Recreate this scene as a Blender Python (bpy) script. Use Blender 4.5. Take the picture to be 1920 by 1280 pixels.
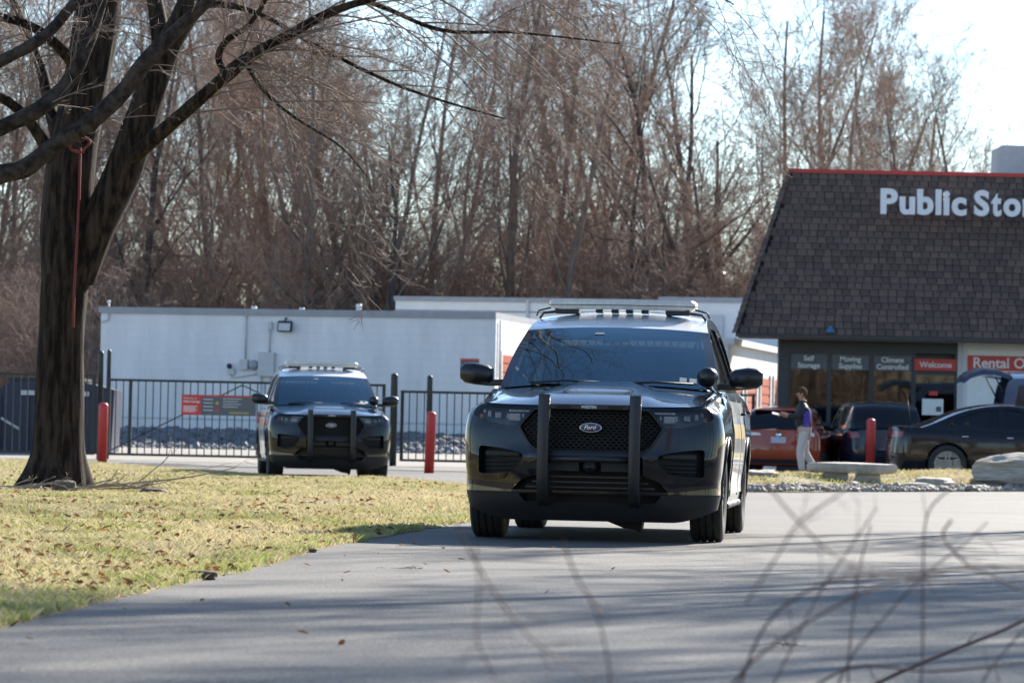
import bpy, bmesh, math, random
import numpy as np
from mathutils import Vector, Matrix, Euler, noise
from mathutils.geometry import delaunay_2d_cdt

for o in list(bpy.data.objects):
    bpy.data.objects.remove(o)
SC = bpy.context.scene
COL = SC.collection
R = math.radians

# ------------------------------------------------------------------ camera
cam_d = bpy.data.cameras.new('camera')
cam = bpy.data.objects.new('camera', cam_d)
COL.objects.link(cam)
cam_d.sensor_width = 36.0
cam_d.lens = 131.25
cam_d.clip_start = 0.2
cam_d.clip_end = 3000
cam.matrix_world = (Matrix.Translation((0, 0, 0.82)) @ Matrix.Rotation(R(90 + 1.383), 4, 'X')
                    @ Matrix.Rotation(R(1.2), 4, 'Z'))
cam_d.dof.use_dof = True
cam_d.dof.focus_distance = 28.6
cam_d.dof.aperture_fstop = 6.0
cam_d.dof.aperture_blades = 0
SC.camera = cam

# ------------------------------------------------------------------ sky, sun, exposure
SUN_EL, SUN_AZ = 29.0, 30.0          # azimuth measured from +Y towards +X
world = bpy.data.worlds.new('World')
SC.world = world
world.use_nodes = True
wn = world.node_tree
sky = wn.nodes.new('ShaderNodeTexSky')
sky.sky_type = 'NISHITA'
sky.sun_disc = False
sky.sun_elevation = R(SUN_EL)
sky.sun_rotation = R(SUN_AZ)
sky.air_density = 1.0
sky.dust_density = 0.1
sky.ozone_density = 3.0
bg = wn.nodes['Background']
bg.inputs['Strength'].default_value = 0.09
wn.links.new(sky.outputs[0], bg.inputs['Color'])
sl = bpy.data.lights.new('sun', 'SUN')
sl.energy = 5.0
sl.angle = R(0.53)
sl.color = (1.0, 0.93, 0.82)
sun = bpy.data.objects.new('sun', sl)
COL.objects.link(sun)
sd = Vector((math.sin(R(SUN_AZ)) * math.cos(R(SUN_EL)), math.cos(R(SUN_AZ)) * math.cos(R(SUN_EL)), math.sin(R(SUN_EL))))
sun.rotation_euler = sd.to_track_quat('Z', 'Y').to_euler()
sun.location = sd * 60
SC.view_settings.view_transform = 'Standard'
SC.view_settings.look = 'None'
SC.view_settings.exposure = 1.5
SC.view_settings.gamma = 1.0
SC.view_settings.use_curve_mapping = False
SC.render.engine = 'CYCLES'

# ------------------------------------------------------------------ helpers
def tag(o, label=None, cat=None, group=None, kind=None):
    if label: o['label'] = label
    if cat: o['category'] = cat
    if group: o['group'] = group
    if kind: o['kind'] = kind
    return o

def empty(name, loc=(0, 0, 0), rz=0.0, parent=None):
    o = bpy.data.objects.new(name, None)
    o.empty_display_size = 0.2
    COL.objects.link(o)
    o.location = loc
    o.rotation_euler = (0, 0, rz)
    o.parent = parent
    return o

def link_mesh(name, me, parent=None, loc=None, rot=None):
    o = bpy.data.objects.new(name, me)
    COL.objects.link(o)
    o.parent = parent
    if loc is not None: o.location = loc
    if rot is not None: o.rotation_euler = rot
    return o

KIDS = {}
def copy_tree(o, parent=None):
    c = o.copy()
    COL.objects.link(c)
    c.parent = parent
    for ch in list(o.children):
        copy_tree(ch, c)
    return c

class MB:
    """collects geometry, then becomes one mesh object"""
    def __init__(s):
        s.v, s.f, s.m = [], [], []
        s.mi = 0
    def add(s, vs, fs):
        n = len(s.v)
        s.v.extend([tuple(p) for p in vs])
        for f in fs:
            s.f.append(tuple(i + n for i in f))
            s.m.append(s.mi)
        return s
    def box(s, c, d, rot=None, taper=1.0):
        hx, hy, hz = d[0] / 2, d[1] / 2, d[2] / 2
        vs = []
        for z in (-1, 1):
            k = taper if z > 0 else 1.0
            for x, y in ((-1, -1), (1, -1), (1, 1), (-1, 1)):
                p = Vector((x * hx * k, y * hy * k, z * hz))
                if rot is not None: p = rot @ p
                vs.append((p.x + c[0], p.y + c[1], p.z + c[2]))
        return s.add(vs, [(3, 2, 1, 0), (4, 5, 6, 7), (0, 1, 5, 4), (1, 2, 6, 5), (2, 3, 7, 6), (3, 0, 4, 7)])
    def box2(s, a, b):
        return s.box([(a[i] + b[i]) / 2 for i in range(3)], [abs(b[i] - a[i]) for i in range(3)])
    def tube(s, pts, rad, n=8, cap=True, flat=1.0):
        pts = [Vector(p) for p in pts]
        if not hasattr(rad, '__len__'): rad = [rad] * len(pts)
        vs, fs = [], []
        t0 = (pts[1] - pts[0]).normalized()
        ref = Vector((0, 0, 1)) if abs(t0.z) < 0.9 else Vector((1, 0, 0))
        a = t0.cross(ref).normalized()
        for i, p in enumerate(pts):
            t = (pts[min(i + 1, len(pts) - 1)] - pts[max(i - 1, 0)]).normalized()
            a = (a - t * a.dot(t)).normalized()
            b = t.cross(a)
            for k in range(n):
                an = 2 * math.pi * k / n
                vs.append(p + (a * math.cos(an) + b * math.sin(an) * flat) * rad[i])
        for i in range(len(pts) - 1):
            for k in range(n):
                k2 = (k + 1) % n
                fs.append((i * n + k, i * n + k2, (i + 1) * n + k2, (i + 1) * n + k))
        if cap:
            fs.append(tuple(reversed(range(n))))
            fs.append(tuple((len(pts) - 1) * n + k for k in range(n)))
        return s.add(vs, fs)
    def lathe(s, prof, c=(0, 0, 0), axis='z', n=24):
        vs, fs = [], []
        for r, h in prof:
            for k in range(n):
                an = 2 * math.pi * k / n
                x, y = r * math.cos(an), r * math.sin(an)
                p = {'z': (x, y, h), 'x': (h, x, y), 'y': (x, h, y)}[axis]
                vs.append((p[0] + c[0], p[1] + c[1], p[2] + c[2]))
        for i in range(len(prof) - 1):
            for k in range(n):
                k2 = (k + 1) % n
                fs.append((i * n + k, i * n + k2, (i + 1) * n + k2, (i + 1) * n + k))
        return s.add(vs, fs)
    def prism(s, poly, axis, a, b):
        """poly: 2D points; axis: extrude direction; a,b extents along axis"""
        def P(q, h):
            return {'x': (h, q[0], q[1]), 'y': (q[0], h, q[1]), 'z': (q[0], q[1], h)}[axis]
        n = len(poly)
        vs = [P(q, a) for q in poly] + [P(q, b) for q in poly]
        fs = [tuple(range(n)), tuple(reversed(range(n, 2 * n)))]
        for i in range(n):
            j = (i + 1) % n
            fs.append((i, i + n, j + n, j))
        return s.add(vs, fs)
    def grid(s, rows, close_u=False):
        nr, nc = len(rows), len(rows[0])
        vs = [p for r in rows for p in r]
        fs = []
        for i in range(nr - 1):
            for j in range(nc if close_u else nc - 1):
                k = (j + 1) % nc
                fs.append((i * nc + j, i * nc + k, (i + 1) * nc + k, (i + 1) * nc + j))
        return s.add(vs, fs)
    def ball(s, c, r, n=10, m=7, jit=0.0, seed=0):
        rows = []
        for i in range(m + 1):
            th = math.pi * i / m
            row = []
            for k in range(n):
                an = 2 * math.pi * k / n
                d = Vector((math.sin(th) * math.cos(an), math.sin(th) * math.sin(an), math.cos(th)))
                q = 1.0
                if jit: q += jit * noise.noise(d * 1.7 + Vector((seed * 7.3, seed * 3.1, 0)))
                row.append((c[0] + d.x * r[0] * q, c[1] + d.y * r[1] * q, c[2] + d.z * r[2] * q))
            rows.append(row)
        return s.grid(rows, True)
    def mesh(s, name, mats, smooth=False, bevel=0.0, auto=None, fixn=True):
        me = bpy.data.meshes.new(name)
        me.from_pydata(s.v, [], s.f)
        if not isinstance(mats, (list, tuple)): mats = [mats]
        for m in mats: me.materials.append(m)
        if len(mats) > 1: me.polygons.foreach_set('material_index', s.m)
        if fixn or bevel:
            bm = bmesh.new()
            bm.from_mesh(me)
            if bevel:
                bmesh.ops.bevel(bm, geom=[e for e in bm.edges if e.is_manifold and e.calc_face_angle(0) > 0.5],
                                offset=bevel, segments=2, profile=0.5, affect='EDGES', clamp_overlap=True)
            if fixn: bmesh.ops.recalc_face_normals(bm, faces=bm.faces)
            bm.to_mesh(me)
            bm.free()
        if smooth or auto:
            me.polygons.foreach_set('use_smooth', [True] * len(me.polygons))
            if auto: me.set_sharp_from_angle(angle=R(auto))
        me.update()
        return me
    def split(s):
        par = list(range(len(s.v)))
        def find(a):
            while par[a] != a:
                par[a] = par[par[a]]
                a = par[a]
            return a
        for f in s.f:
            for q in f[1:]:
                par[find(q)] = find(f[0])
        g = {}
        for f in s.f: g.setdefault(find(f[0]), []).append(f)
        out = []
        for fs in g.values():
            ids = sorted({i for f in fs for i in f})
            mp = {i: k for k, i in enumerate(ids)}
            m = MB()
            m.add([s.v[i] for i in ids], [tuple(mp[i] for i in f) for f in fs])
            out.append(m)
        return out
    def build(s, name, mats, parent=None, **k):
        return link_mesh(name, s.mesh(name, mats, **k), parent)

def cat(pts, n=6):
    """Catmull-Rom resample of a polyline of tuples"""
    P = [Vector(p) for p in pts]
    out = []
    for i in range(len(P) - 1):
        p0, p1, p2, p3 = P[max(i - 1, 0)], P[i], P[i + 1], P[min(i + 2, len(P) - 1)]
        for k in range(n):
            t = k / n
            out.append(0.5 * ((2 * p1) + (p2 - p0) * t + (2 * p0 - 5 * p1 + 4 * p2 - p3) * t * t + (3 * p1 - p0 - 3 * p2 + p3) * t ** 3))
    out.append(P[-1])
    return out

def pip(x, y, poly):
    c = False
    n = len(poly)
    j = n - 1
    for i in range(n):
        xi, yi = poly[i]
        xj, yj = poly[j]
        if (yi > y) != (yj > y) and x < (xj - xi) * (y - yi) / (yj - yi) + xi:
            c = not c
        j = i
    return c

def densify(poly, step, closed=True):
    out = []
    n = len(poly)
    for i in range(n if closed else n - 1):
        a, b = poly[i], poly[(i + 1) % n]
        k = max(1, int(math.ceil(math.hypot(b[0] - a[0], b[1] - a[1]) / step)))
        for q in range(k):
            t = q / k
            out.append((a[0] + (b[0] - a[0]) * t, a[1] + (b[1] - a[1]) * t))
    if not closed: out.append(tuple(poly[-1]))
    return out

def rnd_poly(poly, r, seg=3):
    """round the corners of a 2D polygon"""
    out = []
    n = len(poly)
    for i in range(n):
        a, b, c = Vector(poly[i - 1]), Vector(poly[i]), Vector(poly[(i + 1) % n])
        u, v = (a - b), (c - b)
        q = min(r, u.length * .45, v.length * .45)
        p0, p1 = b + u.normalized() * q, b + v.normalized() * q
        for k in range(seg + 1):
            t = k / seg
            out.append(tuple(p0 * (1 - t) ** 2 + b * 2 * t * (1 - t) + p1 * t * t))
    return out

def cdt(outline, holes, step):
    """constrained triangulation of a 2D region -> verts2d, tris"""
    outline = densify(outline, step)
    holes = [densify(h, step) for h in holes]
    verts, edges = [], []
    for loop in [outline] + holes:
        n0 = len(verts)
        m = len(loop)
        verts += [Vector(p) for p in loop]
        edges += [(n0 + i, n0 + (i + 1) % m) for i in range(m)]
    bpts = np.array([tuple(v) for v in verts])
    xs = [p[0] for p in outline]
    ys = [p[1] for p in outline]
    y = min(ys) + step * .5
    while y < max(ys):
        x = min(xs) + step * .5
        while x < max(xs):
            if pip(x, y, outline) and not any(pip(x, y, h) for h in holes):
                if ((bpts[:, 0] - x) ** 2 + (bpts[:, 1] - y) ** 2).min() > (step * .45) ** 2:
                    verts.append(Vector((x, y)))
            x += step
        y += step
    ov, oe, of, *_ = delaunay_2d_cdt(verts, edges, [], 0, 1e-5)
    tris = []
    for f in of:
        cx = sum(ov[i].x for i in f) / len(f)
        cy = sum(ov[i].y for i in f) / len(f)
        if pip(cx, cy, outline) and not any(pip(cx, cy, h) for h in holes):
            tris.append(tuple(f))
    return [tuple(v) for v in ov], tris, outline, holes

def patch(mb, outline, holes, step, fmap, rim=None):
    """curved sheet with exact edges; rim = function(p2d) -> 3D point of the turned-in edge"""
    v, t, o, hs = cdt(outline, holes, step)
    mb.add([fmap(*p) for p in v], t)
    if rim:
        for loop in [o] + hs:
            rows = [[fmap(*p) for p in loop], [rim(*p) for p in loop]]
            mb.grid(rows, True)
    return mb

def lerpt(tab, x):
    return float(np.interp(x, [a for a, b in tab], [b for a, b in tab]))

def sst(a, b, x):
    t = max(0.0, min(1.0, (x - a) / (b - a)))
    return t * t * (3 - 2 * t)

def text_mesh(txt, size, depth=0.01, bold=0.0, spacing=1.0):
    cu = bpy.data.curves.new('lettering', 'FONT')
    cu.body = txt
    cu.size = size
    cu.extrude = depth
    cu.offset = bold
    cu.space_character = spacing
    cu.resolution_u = 4
    ob = bpy.data.objects.new('lettering_tmp', cu)
    COL.objects.link(ob)
    dg = bpy.context.evaluated_depsgraph_get()
    me = bpy.data.meshes.new_from_object(ob.evaluated_get(dg))
    bpy.data.objects.remove(ob)
    return me
# ------------------------------------------------------------------ materials
def mat(name, col, rough=0.6, metal=0.0, col2=None, scale=8.0, detail=6.0, bump=0.0, bscale=None, coat=0.0,
        spec=0.5, stretch=None, lo=0.35, hi=0.65, rough2=None, trans=0.0):
    m = bpy.data.materials.new(name)
    m.use_nodes = True
    nt = m.node_tree
    p = nt.nodes['Principled BSDF']
    p.inputs['Base Color'].default_value = (*col, 1)
    p.inputs['Roughness'].default_value = rough
    p.inputs['Metallic'].default_value = metal
    p.inputs['Specular IOR Level'].default_value = spec
    if coat:
        p.inputs['Coat Weight'].default_value = coat
        p.inputs['Coat Roughness'].default_value = 0.03
    L = nt.links
    tc = nt.nodes.new('ShaderNodeTexCoord')
    mp = nt.nodes.new('ShaderNodeMapping')
    L.new(tc.outputs['Object'], mp.inputs['Vector'])
    if stretch: mp.inputs['Scale'].default_value = stretch
    nz = nt.nodes.new('ShaderNodeTexNoise')
    nz.inputs['Scale'].default_value = scale
    nz.inputs['Detail'].default_value = detail
    nz.inputs['Roughness'].default_value = 0.65
    L.new(mp.outputs[0], nz.inputs['Vector'])
    mr = nt.nodes.new('ShaderNodeMapRange')
    mr.inputs['From Min'].default_value = lo
    mr.inputs['From Max'].default_value = hi
    L.new(nz.outputs['Fac'], mr.inputs['Value'])
    if col2 is not None:
        mx = nt.nodes.new('ShaderNodeMix')
        mx.data_type = 'RGBA'
        mx.inputs[6].default_value = (*col, 1)
        mx.inputs[7].default_value = (*col2, 1)
        L.new(mr.outputs[0], mx.inputs[0])
        L.new(mx.outputs[2], p.inputs['Base Color'])
    if rough2 is not None:
        m2 = nt.nodes.new('ShaderNodeMapRange')
        m2.inputs['To Min'].default_value = rough
        m2.inputs['To Max'].default_value = rough2
        L.new(mr.outputs[0], m2.inputs['Value'])
        L.new(m2.outputs[0], p.inputs['Roughness'])
    if bump:
        nb = nz
        if bscale:
            nb = nt.nodes.new('ShaderNodeTexNoise')
            nb.inputs['Scale'].default_value = bscale
            nb.inputs['Detail'].default_value = 5
            L.new(mp.outputs[0], nb.inputs['Vector'])
        b = nt.nodes.new('ShaderNodeBump')
        b.inputs['Strength'].default_value = bump
        b.inputs['Distance'].default_value = 0.02
        L.new(nb.outputs['Fac'], b.inputs['Height'])
        L.new(b.outputs[0], p.inputs['Normal'])
    return m

def glass_mat(name, tint, rough=0.02, body=None, ior=1.52, gloss=(1, 1, 1)):
    """pane: dark tint you can partly see through with a Fresnel reflection"""
    m = bpy.data.materials.new(name)
    m.use_nodes = True
    nt = m.node_tree
    nt.nodes.remove(nt.nodes['Principled BSDF'])
    out = nt.nodes['Material Output']
    tr = nt.nodes.new('ShaderNodeBsdfTransparent')
    tr.inputs['Color'].default_value = (*tint, 1)
    gl = nt.nodes.new('ShaderNodeBsdfGlossy')
    gl.inputs['Roughness'].default_value = rough
    gl.inputs['Color'].default_value = (*gloss, 1)
    fr = nt.nodes.new('ShaderNodeFresnel')
    fr.inputs['IOR'].default_value = ior
    mx = nt.nodes.new('ShaderNodeMixShader')
    nt.links.new(fr.outputs[0], mx.inputs['Fac'])
    src = tr
    if body:
        df = nt.nodes.new('ShaderNodeBsdfDiffuse')
        df.inputs['Color'].default_value = (*body, 1)
        m0 = nt.nodes.new('ShaderNodeMixShader')
        m0.inputs['Fac'].default_value = 0.12
        nt.links.new(tr.outputs[0], m0.inputs[1])
        nt.links.new(df.outputs[0], m0.inputs[2])
        src = m0
    nt.links.new(src.outputs[0], mx.inputs[1])
    nt.links.new(gl.outputs[0], mx.inputs[2])
    nt.links.new(mx.outputs[0], out.inputs['Surface'])
    return m

def leaf_mat(name, c1, c2, trans=0.4, scale=0.5, c3=None, fine=6.0):
    """thin plant matter: diffuse plus translucency, colour varied in space"""
    m = bpy.data.materials.new(name)
    m.use_nodes = True
    nt = m.node_tree
    nt.nodes.remove(nt.nodes['Principled BSDF'])
    out = nt.nodes['Material Output']
    L = nt.links
    g = nt.nodes.new('ShaderNodeNewGeometry')
    n1 = nt.nodes.new('ShaderNodeTexNoise')
    n1.inputs['Scale'].default_value = scale
    n1.inputs['Detail'].default_value = 5
    n1.inputs['Roughness'].default_value = .7
    L.new(g.outputs['Position'], n1.inputs['Vector'])
    mr = nt.nodes.new('ShaderNodeMapRange')
    mr.inputs['From Min'].default_value = .38
    mr.inputs['From Max'].default_value = .62
    L.new(n1.outputs['Fac'], mr.inputs['Value'])
    mx = nt.nodes.new('ShaderNodeMix')
    mx.data_type = 'RGBA'
    mx.inputs[6].default_value = (*c1, 1)
    mx.inputs[7].default_value = (*c2, 1)
    L.new(mr.outputs[0], mx.inputs[0])
    cout = mx.outputs[2]
    n2 = nt.nodes.new('ShaderNodeTexNoise')
    n2.inputs['Scale'].default_value = fine
    L.new(g.outputs['Position'], n2.inputs['Vector'])
    mr2 = nt.nodes.new('ShaderNodeMapRange')
    mr2.inputs['From Min'].default_value = .45
    mr2.inputs['From Max'].default_value = .6
    L.new(n2.outputs['Fac'], mr2.inputs['Value'])
    if c3:
        mx2 = nt.nodes.new('ShaderNodeMix')
        mx2.data_type = 'RGBA'
        L.new(cout, mx2.inputs[6])
        mx2.inputs[7].default_value = (*c3, 1)
        L.new(mr2.outputs[0], mx2.inputs[0])
        cout = mx2.outputs[2]
    d = nt.nodes.new('ShaderNodeBsdfDiffuse')
    t = nt.nodes.new('ShaderNodeBsdfTranslucent')
    L.new(cout, d.inputs['Color'])
    L.new(cout, t.inputs['Color'])
    ms = nt.nodes.new('ShaderNodeMixShader')
    ms.inputs['Fac'].default_value = trans
    L.new(d.outputs[0], ms.inputs[1])
    L.new(t.outputs[0], ms.inputs[2])
    L.new(ms.outputs[0], out.inputs['Surface'])
    return m

M = {}
M['paint'] = mat('black_paint', (.004, .005, .008), .22, coat=.9, col2=(.006, .007, .010), scale=3, spec=.08, bump=.004, bscale=900)
M['white_panel'] = mat('white_panel', (.86, .85, .82), .3, coat=.9, col2=(.82, .81, .79), scale=3)  # near-even white base colour for the SUV roof and doors
M['plastic'] = mat('matte_plastic', (.010, .0105, .012), .55, col2=(.017, .018, .02), scale=40, bump=.05)
M['gplastic'] = mat('satin_plastic', (.008, .008, .01), .32, col2=(.013, .013, .015), scale=30)
M['steel_black'] = mat('powder_coat', (.012, .012, .014), .42, col2=(.02, .02, .022), scale=60, bump=.03)
M['recess'] = mat('recess_dark', (.006, .006, .007), .7, col2=(.01, .01, .01), scale=20)
M['rubber'] = mat('tyre_rubber', (.014, .014, .015), .75, col2=(.035, .033, .03), scale=22, bump=.1)
M['rim'] = mat('wheel_rim', (.10, .10, .105), .4, metal=.8, col2=(.16, .16, .16), scale=14)
M['rim_light'] = mat('alloy_rim', (.30, .30, .30), .4, metal=.6, col2=(.22, .22, .22), scale=14)
M['chrome'] = mat('chrome', (.75, .76, .78), .12, metal=1.0, col2=(.65, .66, .68), scale=10)
M['logo_blue'] = mat('badge_blue', (.012, .03, .10), .3, coat=.6, col2=(.015, .036, .12), scale=30)
M['silver'] = mat('reflector', (.55, .55, .56), .35, metal=.3, col2=(.26, .26, .27), scale=50)
M['lamp_house'] = mat('lamp_housing', (.075, .077, .082), .4, col2=(.11, .112, .118), scale=40)
M['lampw'] = mat('lamp_white', (.8, .78, .70), .35, col2=(.7, .68, .62), scale=60)
M['amber'] = mat('lamp_amber', (.5, .2, .03), .3, col2=(.4, .16, .03), scale=60)
M['lens_red'] = mat('lens_red', (.28, .012, .01), .18, coat=.8, col2=(.2, .01, .01), scale=40)
M['glass'] = glass_mat('car_glass', (.16, .21, .23), body=(.03, .045, .05), ior=2.0, gloss=(.62, .88, 1.0))
M['glass_side'] = glass_mat('tinted_glass', (.08, .10, .11), body=(.02, .025, .03))
M['glass_lamp'] = glass_mat('lamp_glass', (.8, .82, .83))
M['glass_store'] = glass_mat('shop_glass', (.42, .42, .42))
M['bar_lens'] = mat('lightbar_lens', (.66, .64, .58), .35, coat=.4, col2=(.52, .50, .46), scale=25)
M['interior'] = mat('cabin_trim', (.02, .021, .023), .7, col2=(.032, .032, .034), scale=18, bump=.05)
M['cage'] = mat('cage_metal', (.10, .11, .12), .5, col2=(.07, .075, .08), scale=40)
M['gold'] = mat('gold_decal', (.42, .26, .05), .35, col2=(.32, .2, .04), scale=20)
M['white_decal'] = mat('white_decal', (.7, .7, .7), .4, col2=(.6, .6, .6), scale=30)
M['sticker'] = mat('sticker_blue', (.14, .24, .28), .5, col2=(.30, .36, .38), scale=60)
# ------------------------------------------------------------------ car shells
_t = np.linspace(0, math.pi / 2, 400)
_n = 2.8
_sx, _sy = np.sin(_t) ** (2 / _n), 1 - np.cos(_t) ** (2 / _n)
_ds = np.concatenate([[0], np.cumsum(np.hypot(np.diff(_sx), np.diff(_sy) * .45))])
_ds /= _ds[-1]
def se(u): return float(np.interp(u, _ds, _sx)), float(np.interp(u, _ds, _sy))
def se_inv(xh): return float(np.interp(min(max(xh, 0), 1), _sx, _ds))

class Shell:
    """parametric car: y runs from the nose (0) to the tail (L), x across, z up"""
    def __init__(s, root, **P):
        s.root = root
        s.__dict__.update(P)
        s.he_ = lambda y: lerpt(s.he, y)
        s.xe_ = lambda y: lerpt(s.xe, y)
        s.edge = cat([(a, b, 0) for a, b in s.gh], 5)
    def W(s, z, y):
        if z <= s.zs: return lerpt(s.Wz, z)
        h = s.he_(y)
        t = min(1.0, max(0.0, (z - s.zs) / (h - s.zs)))
        xs, xe = lerpt(s.Wz, s.zs), s.xe_(y)
        return xe + (xs - xe) * math.sqrt(max(0, 1 - t * t))
    def F(s, u, z, off=0.0):
        a = min(abs(u), 1)
        xh, yh = se(a)
        w, p = s.W(z, s.D), lerpt(s.pf, z)
        x2, y2 = se(min(a + .01, 1)) if a < .99 else se(1)
        x1, y1 = se(max(a - .01, 0))
        nx, ny = (y2 - y1) * (s.D - p), -(x2 - x1) * w
        q = math.hypot(nx, ny)
        sg = 1 if u >= 0 else -1
        return (sg * (w * xh + nx / q * off), p + (s.D - p) * yh + ny / q * off, z)
    def B(s, u, z, off=0.0):
        a = min(abs(u), 1)
        xh, yh = se(a)
        w, p = s.W(z, s.L - s.DR), lerpt(s.pr, z)
        sg = 1 if u >= 0 else -1
        return (sg * w * xh, s.L - p - (s.DR - p) * yh + off, z)
    def xz(s, poly, step=.02, rear=False):
        out = []
        for x, z in densify(poly, step):
            w = s.W(z, s.L - s.DR if rear else s.D)
            out.append((math.copysign(se_inv(abs(x) / w), x), z))
        return out
    def ztop(s, u):
        xh, yh = se(abs(u))
        p = lerpt(s.pf, s.he_(s.D) - .03)
        return s.he_(p + (s.D - p) * yh)
    def side(s, y, z, sg, off=0.0):
        return (sg * (s.W(z, y) + off), y, z)
    def gx(s, y, z):
        h, xe = s.he_(y), s.xe_(y)
        t = max(0, min(1.05, (z - h) / (s.zr - h)))
        return xe + (s.xr - xe) * t ** 1.15
    def part(s, name, mb, m, parent=None, **k):
        k.setdefault('smooth', True)
        return mb.build(name, m, parent or s.root, **k)
    def parts(s, name, mb, m, parent=None, **k):
        k.setdefault('smooth', True)
        return [c.build(name, m, parent or s.root, **k) for c in mb.split()]
    # ---- big panels
    def sides(s, m, step=.09, trim=None):
        for sg in (-1, 1):
            out = [(s.D, s.z0 + .02)]
            arches = []
            for ya in (s.yf, s.yr):
                a0 = math.asin(max(-1, min(1, (s.zw - s.z0) / s.ra)))
                arc = []
                for k in range(15):
                    an = math.pi + a0 - (math.pi + 2 * a0) * k / 14
                    arc.append((ya + s.ra * math.cos(an), s.zw + s.ra * math.sin(an)))
                arches.append(arc)
                out += arc
            out.append((s.L - s.DR, s.z0 + .06))
            top = np.linspace(s.L - s.DR, s.D, 40)
            out += [(float(y), s.he_(float(y))) for y in top]
            mb = MB()
            patch(mb, out, [], step, lambda y, z: s.side(y, z, sg), lambda y, z: (sg * (s.W(z, y) - .05), y, z))
            s.part('side_panel', mb, m, auto=40)
            if trim:
                for arc in arches:
                    mb = MB()
                    mb.tube([(sg * (s.W(z, y) + .004), y, z) for y, z in arc], .013, 6)
                    s.part('wheel_arch_trim', mb, trim)
            for arc, ya in zip(arches, (s.yf, s.yr)):       # wheel housing
                mb = MB()
                mb.grid([[(sg * (s.W(z, y) - .03), y, z) for y, z in arc], [(sg * .55, y, z) for y, z in arc]])
                s.part('wheel_housing', mb, M['recess'])
    def greenhouse(s, m, windows, glass, rows, mroof=None, step=.1):
        """rows = (i0,i1,i2,i3): index ranges along the edge: windscreen i0..i1, roof i1..i2, rear glass i2..i3"""
        E = s.edge
        mroof = mroof or m
        ymax = E[-1].y and E[-1].x
        for sg in (-1, 1):
            out = [(p.x, p.y) for p in E] + [(float(y), s.he_(float(y))) for y in np.linspace(E[-1].x, E[0].x, 30)[1:-1]]
            mb = MB()
            patch(mb, out, windows, step, lambda y, z: (sg * s.gx(y, z), y, z),
                  lambda y, z: (sg * (s.gx(y, z) - .03), y, z))
            s.part('window_frame', mb, m, auto=40)
            for w in windows:
                mb = MB()
                patch(mb, w, [], step, lambda y, z: (sg * (s.gx(y, z) - .012), y, z))
                s.part('side_window', mb, glass)
        US = [i / 12 for i in range(-12, 13)]
        def row(i):
            p = E[i]
            f = i / (len(E) - 1)
            x, b, c = s.gx(p.x, p.y), lerpt(s.bow, f), lerpt(s.crown, f)
            return [(u * x, p.x - b * (1 - u * u), p.y + c * (1 - abs(u) ** 2.2)) for u in US]
        s.row = row
        ni, i1, i2, i3 = rows
        def seg(a, b, ca, cb):
            return [row(i)[ca:cb] for i in range(a, b + 1)]
        mb = MB().grid(seg(i1, i2, 0, 25))
        s.part('roof', mb, mroof)
        for a, b, nm in ((ni, i1, 'windshield'), (i2, i3, 'rear_window')):
            if b <= a: continue
            g = MB().grid(seg(a, b, 1, 24))
            o = s.part(nm, g, glass if nm == 'rear_window' else M['glass'])
            for ca, cb in ((0, 2), (23, 25)):
                g = MB().grid(seg(a, b, ca, cb))
                s.part('pillar', g, m)
    def hood(s, m, bulge=0.0, nv=14, gap=.012, conv=.03):
        US = [i / 24 for i in range(-24, 25)]
        rear = s.row(0)
        rx = [p[0] for p in rear]
        rows = []
        for k in range(nv + 1):
            v = k / nv
            r = []
            for u in US:
                f = Vector(s.F(u, s.ztop(u)))
                xr = f.x * rear[-1][0] / max(1e-6, s.F(1, s.ztop(1))[0])
                q = Vector((xr, np.interp(xr, rx, [p[1] for p in rear]) , np.interp(xr, rx, [p[2] for p in rear]) - .01))
                p = f.lerp(q, v)
                e = 1 - abs(f.x / s.F(1, s.ztop(1))[0]) ** 4 if abs(u) < 1 else 0
                p.z += conv * math.sin(math.pi * min(1, v * .5 + .5 * math.sqrt(v))) ** .8 * max(0, e)
                if bulge:
                    w = .50 - .16 * v
                    w2 = .30 - .06 * v
                    p.z += bulge * (1 - sst(w - .05, w + .03, abs(p.x))) * sst(.02, .25, v) * .8
                    p.z += bulge * .7 * (1 - sst(w2 - .03, w2 + .03, abs(p.x))) * sst(.35, .55, v)
                r.append(tuple(p))
            rows.append(r)
        mb = MB().grid(rows)
        lip = [(p[0], p[1] + .01, p[2] - .03) for p in rows[0]]
        mb.grid([lip, rows[0]])
        return s.part('hood', mb, m, auto=50)
    def face(s, m, zb, holes=(), step=.035, depth=.05, rear=False, name='front_bumper', ztop=None):
        US = np.linspace(-1, 1, 61)
        zt = ztop or (s.ztop if not rear else (lambda u: s.he_(s.L - s.DR)))
        zbf = zb if callable(zb) else (lambda u: zb)
        out = [(float(u), zbf(float(u))) for u in US] + [(float(u), zt(float(u)) - (.008 if not rear else 0)) for u in US[::-1]]
        f = s.B if rear else s.F
        mb = MB()
        patch(mb, out, [s.xz(h, rear=rear) for h in holes], step, lambda u, z: f(u, z), lambda u, z: (lambda q: (q[0] * .97, q[1] + (-depth if rear else depth), q[2]))(f(u, z)))
        return s.part(name, mb, m, auto=40)
    def fpatch(s, name, poly, m, off=0.0, depth=.02, step=.03, parent=None, rear=False, smooth=True):
        mb = MB()
        pl = s.xz(poly, rear=rear)
        if rear:
            patch(mb, pl, [], step, lambda u, z: s.B(u, z, off), lambda u, z: s.B(u, z, off - depth))
        else:
            patch(mb, pl, [], step, lambda u, z: s.F(u, z, off), lambda u, z: (lambda q: (q[0], q[1] + depth, q[2]))(s.F(u, z, off)))
        return s.part(name, mb, m, parent, auto=40)
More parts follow.
